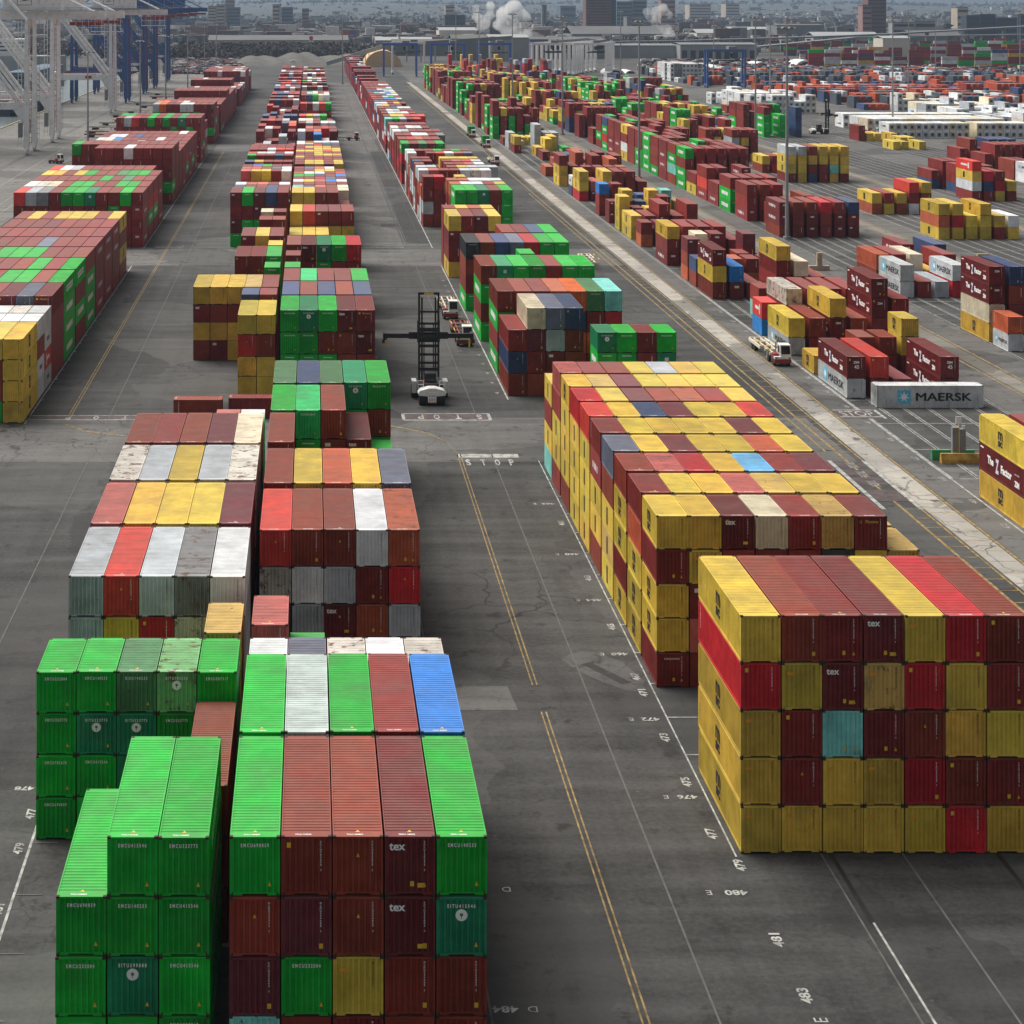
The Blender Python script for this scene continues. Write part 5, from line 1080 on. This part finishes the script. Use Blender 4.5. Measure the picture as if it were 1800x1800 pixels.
# far billboard and signs
o = empty('billboard', (gx(614, 2050), 2050, 0)); mb = MB(); mb.box(-.6, .6, 0, 1, 0, gz(60, 2050)); mb.build('post', M_SHED, o); z_ = gz(60, 2050); mb = MB(); mb.box(-8, 0, -.3, 0, z_ - .2, z_ + 3.6); mb.build('red_board', M_RAIL, o); mb = MB(); mb.box(.2, 7.5, -.3, 0, z_, z_ + 4); mb.build('blue_board', plain('blue_board', (.03, .12, .5), .5), o); tag(o, 'tall roadside billboard with a red and a blue panel', 'billboard')
o = empty('pole_sign', (gx(547, 1640), 1640, 0)); mb = MB(); mb.cyl((0, 0, 0), (0, 0, 20), .4); mb.build('post', M_SHED, o); mb = MB(); mb.cyl((0, -.4, 20.5), (0, .4, 20.5), 1.9); mb.build('red_sign', M_RAIL, o); mb = MB(); mb.box(-2, 2, -.3, .3, 16.8, 18); mb.build('white_sign', M_VWHITE, o); tag(o, 'lone pole with a round red sign before the dark wood', 'sign')
# ships at the left
def ship(x0, x1, y0, y1, lab, hullm, z1, sup, extra=()):
    o = empty('ship', ((x0+x1)/2, (y0+y1)/2, -2.6)); cx, cy = (x0+x1)/2, (y0+y1)/2
    mb = MB(); a_, b_ = x0-cx, x1-cx; c_, d_ = y0-cy, y1-cy
    hull = [(a_, c_ + 3), (a_ + 6, c_), (b_ - 22, c_), (b_ - 2, (c_+d_)/2 - 1), (b_ - 2, (c_+d_)/2 + 1), (b_ - 22, d_), (a_ + 6, d_), (a_, d_ - 3)]
    mb.prism(hull, 'z', 0, z1*.32); mb.build('lower_hull', M_NAVYB, o); mb = MB(); mb.prism([(u*1.004, v*1.004) for u, v in hull], 'z', z1*.32, z1); mb.build('upper_hull', hullm, o)
    for (u0, u1, h_, nm, m_) in sup:
        mb = MB(); mb.box(a_ + u0, a_ + u1, c_ + 4, d_ - 4, z1, z1 + h_); pp = mb.build(nm, m_, o)
        if nm == 'bridge':
            mb = MB()
            for k in range(3): mb.box(a_ + u0 + .5, a_ + u1 - .5, c_ + 3.9, c_ + 4.1, z1 + h_*(.3 + .22*k), z1 + h_*(.38 + .22*k))
            mb.build('windows', M_WIN, pp)
    return tag(o, lab, 'ship')
ship(-330, -172, 1290, 1320, 'big pale grey ship lying behind the white cranes', M_PALE, 17, ((20, 60, 8, 'deckhouse', M_VWHITE), (95, 128, 12, 'bridge', M_VWHITE), (70, 84, 5, 'deck_cargo', M_SHED)))
ship(-420, -190, 1500-110, 1500-104+24, 'dark blue ship with maroon upperworks far behind the white cranes', M_NAVYB, 26, ((20, 170, 8, 'deck_cargo', plain('maroon_upper', (.10, .04, .05), .7)),)) if False else None
ship(-150, -131.5, 880, 1010, 'blue ship moored beside the blue cranes', M_NAVYB, 9, ((3, 15, 12, 'bridge', M_BLUEG),))
# wood, rough ground, sprawl
rs = np.random.RandomState(9)
def clumps(name, pts, m, lab, cat):
    vs = []; fs = []
    for (x, y, z, s) in pts:
        for k in range(5):
            c = np.array((x, y, z)) + rs.normal(0, s*.55, 3)*(1, 1, .6); t_ = rs.normal(0, 1, (4, 3)); t_ /= np.linalg.norm(t_, axis=1)[:, None]
            n = len(vs); vs += [tuple(c + q_*s*rs.uniform(.5, 1)) for q_ in t_]; fs += [(n, n+1, n+2), (n, n+2, n+3), (n, n+3, n+1), (n+1, n+3, n+2)]
    mb = MB(); mb.v = vs; mb.f = fs; return tag(mb.build(name, m, fix=False), lab, cat, None, 'stuff')
M_WOOD = plain('bare_winter_wood', (.055, .045, .04), .95, var=.5, scale=.05)
pts = [(rs.uniform(gx(300, 1750), gx(640, 1750)), rs.uniform(1680, 1990), rs.uniform(0, 9), rs.uniform(1.2, 3)) for k in range(3600)]
pts += [(rs.uniform(gx(-150, 1800), gx(330, 1800)), rs.uniform(1700, 2000), rs.uniform(1, 9), rs.uniform(2, 4.5)) for k in range(800)]
pts += [(rs.uniform(gx(590, 1900), gx(680, 1900)), rs.uniform(1650, 2000), rs.uniform(1, 8), rs.uniform(2, 4)) for k in range(250)]
pts += [(rs.uniform(gx(1100, 2200), gx(1820, 2200)), rs.uniform(1900, 2600), rs.uniform(1, 8), rs.uniform(2, 5)) for k in range(500)]
clumps('bare_wood', pts, M_WOOD, 'dark bare winter wood beyond the end of the yard', 'wood')
pts = [(rs.uniform(-4000, 5200), rs.uniform(2600, 5300), 0, rs.uniform(5, 13)) for k in range(7000)]; pts = [(x, y, (0 if y < 5200 else (y-5200)/2600*38) + rs.uniform(0, 7), s) for x, y, z, s in pts]
hx = rs.uniform(-3500, 6500, 1500); pts += [(float(x_), 8200 + float(rs.uniform(-150, 150)), 46 + float(np.interp(x_, HXS, prof)) + float(rs.uniform(-3, 3)), float(rs.uniform(7, 17))) for x_ in hx]
hx = rs.uniform(-3500, 6500, 1600); hk = rs.uniform(.1, .95, 1600); pts += [(float(x_), 5200 + 3000*float(k_), float(k_)*(46 + float(np.interp(x_, HXS, prof))) - 3, float(rs.uniform(8, 18))) for x_, k_ in zip(hx, hk)]
clumps('distant_trees', pts, plain('hazy_trees', (.06, .058, .05), .95, var=.4, scale=.02), 'hazy bare trees spread through the far town', 'trees')
far2 = MB(); fc = []
HP = [(.5, .49, .47), (.16, .15, .15), (.2, .11, .09), (.12, .07, .06), (.24, .24, .25), (.55, .53, .5), (.08, .085, .1), (.1, .09, .085)]
for k in range(11000):
    Y_ = 2350 * (3.3 ** rs.beta(1.1, 1.6)); x = rs.uniform(gx(-40, Y_), gx(1840, Y_)); z0 = 0 if Y_ < 5200 else min(38, (Y_-5200)/2600*36); w_, d__, h_ = rs.uniform(4, 14), rs.uniform(8, 20), rs.uniform(3, 10)
    if rs.rand() < .05: w_ *= 3; h_ *= 2
    far2.box(x, x + w_, Y_, Y_ + d__, z0 - 3, z0 + h_); fc += [(*(np.array(HP[rs.randint(len(HP))])*rs.uniform(.7, 1.1)), 0)]*8
me = far2.mesh('distant_town', False); at = me.color_attributes.new('Col', 'FLOAT_COLOR', 'POINT'); at.data.foreach_set('color', np.array(fc, np.float32).ravel())
tag(link('distant_town', me, None, M_FAR), 'far-off sprawl of small houses and sheds reading as one town', 'town', None, 'stuff')
# rough ground at the end of the yard: gravel bank
mb = MB(); nx, ny = 60, 12; x0, x1 = gx(410, 1500), gx(660, 1500)
for j in range(ny):
    for i in range(nx):
        u, v = i/(nx-1), j/(ny-1); z_ = 7.5*math.sin(math.pi*v)**.8*math.sin(math.pi*u)**.35*(1 + .25*math.sin(u*17) + .15*math.sin(u*41 + v*9)); mb.v.append((x0 + (x1-x0)*u, 1520 + 120*v, max(-.3, z_) if 0 < j < ny-1 else -.3))
for j in range(ny-1):
    for i in range(nx-1): k = j*nx + i; mb.f.append((k, k+1, k+1+nx, k+nx))
tag(mb.build('gravel_bank', plain('gravel', (.10, .095, .085), .95, var=.3, scale=.15), fix=False), kind='structure')
# parked cars and chassis reading as clutter at the yard end
mb = MB(); fc = []
for k in range(1500):
    Y_ = rs.uniform(1330, 1650); px_ = rs.choice((rs.uniform(300, 420), rs.uniform(1120, 1520), rs.uniform(1300, 1800))); x = gx(px_, Y_); mb.box(x, x + rs.uniform(1.8, 6), Y_, Y_ + rs.uniform(2, 6), 0.02, rs.uniform(1.2, 2.8)); fc += [(*(np.array([(.03, .04, .07), (.55, .55, .54), (.05, .05, .055), (.2, .2, .21), (.3, .06, .05)][rs.randint(5)])), 0)]*8
me = mb.mesh('distant_vehicles', False); at = me.color_attributes.new('Col', 'FLOAT_COLOR', 'POINT'); at.data.foreach_set('color', np.array(fc, np.float32).ravel()); tag(link('distant_vehicles', me, None, M_FAR), 'clutter of parked cars and bare trailers at the far end of the yard', 'vehicles', None, 'stuff')
# ------------------------------------------------------------------ steam
def steam(name, lab, blobs, dens, scale, thr):
    mb = MB(); bm = bmesh.new()
    for (px_, py_, r_, Y_) in blobs: bmesh.ops.create_icosphere(bm, subdivisions=3, radius=1, matrix=Matrix.Translation((gx(px_, Y_), Y_, gz(py_, Y_))) @ Matrix.Diagonal((r_*Y_/F, r_*Y_/F*.9, r_*Y_/F, 1)))
    me = bpy.data.meshes.new(name); bm.to_mesh(me); bm.free(); o = link(name, me)
    rm = o.modifiers.new('merge', 'REMESH'); rm.mode = 'VOXEL'; rm.voxel_size = 2.2
    m = bpy.data.materials.new(name); m.use_nodes = True; t = m.node_tree; t.nodes.clear(); ou = N(t, 'ShaderNodeOutputMaterial'); v = N(t, 'ShaderNodeVolumePrincipled'); tc = N(t, 'ShaderNodeTexCoord')
    n = N(t, 'ShaderNodeTexNoise', Scale=scale, Detail=7.0, Roughness=.68, Distortion=.6); t.links.new(tc.outputs['Object'], n.inputs[0])
    t.links.new(maprange(t, n.outputs[0], thr, thr + .12, 0, dens), v.inputs['Density']); v.inputs['Color'].default_value = (.98, .98, .98, 1); v.inputs['Anisotropy'].default_value = .0
    t.links.new(v.outputs[0], ou.inputs['Volume']); me.materials.append(m)
    return tag(o, lab, 'steam')
Ys = 1980
steam('steam_plume', 'large billowing white steam plume rising over the grey hall', [(903, 16, 17, Ys), (888, 26, 17, Ys), (915, 28, 14, Ys), (926, 31, 9, Ys), (905, 42, 18, Ys), (893, 52, 15, Ys), (920, 48, 14, Ys), (928, 58, 11, Ys), (912, 60, 11, Ys), (944, 62, 6, Ys), (955, 64, 4, Ys), (875, 44, 10, Ys), (850, 40, 13, Ys+30), (838, 30, 9, Ys+30), (862, 26, 9, Ys+30), (842, 52, 8, Ys+30), (836, 14, 8, Ys+30), (862, 10, 9, Ys+30)], .14, .05, .43)
steam('steam_plume', 'smaller ragged steam plume beside the pale hall', [(1172, 54, 12, Ys), (1165, 46, 10, Ys), (1152, 38, 9, Ys), (1142, 28, 9, Ys), (1135, 20, 7, Ys), (1150, 18, 8, Ys), (1166, 14, 9, Ys), (1176, 26, 8, Ys), (1182, 60, 7, Ys), (1160, 30, 7, Ys)], .10, .05, .42)
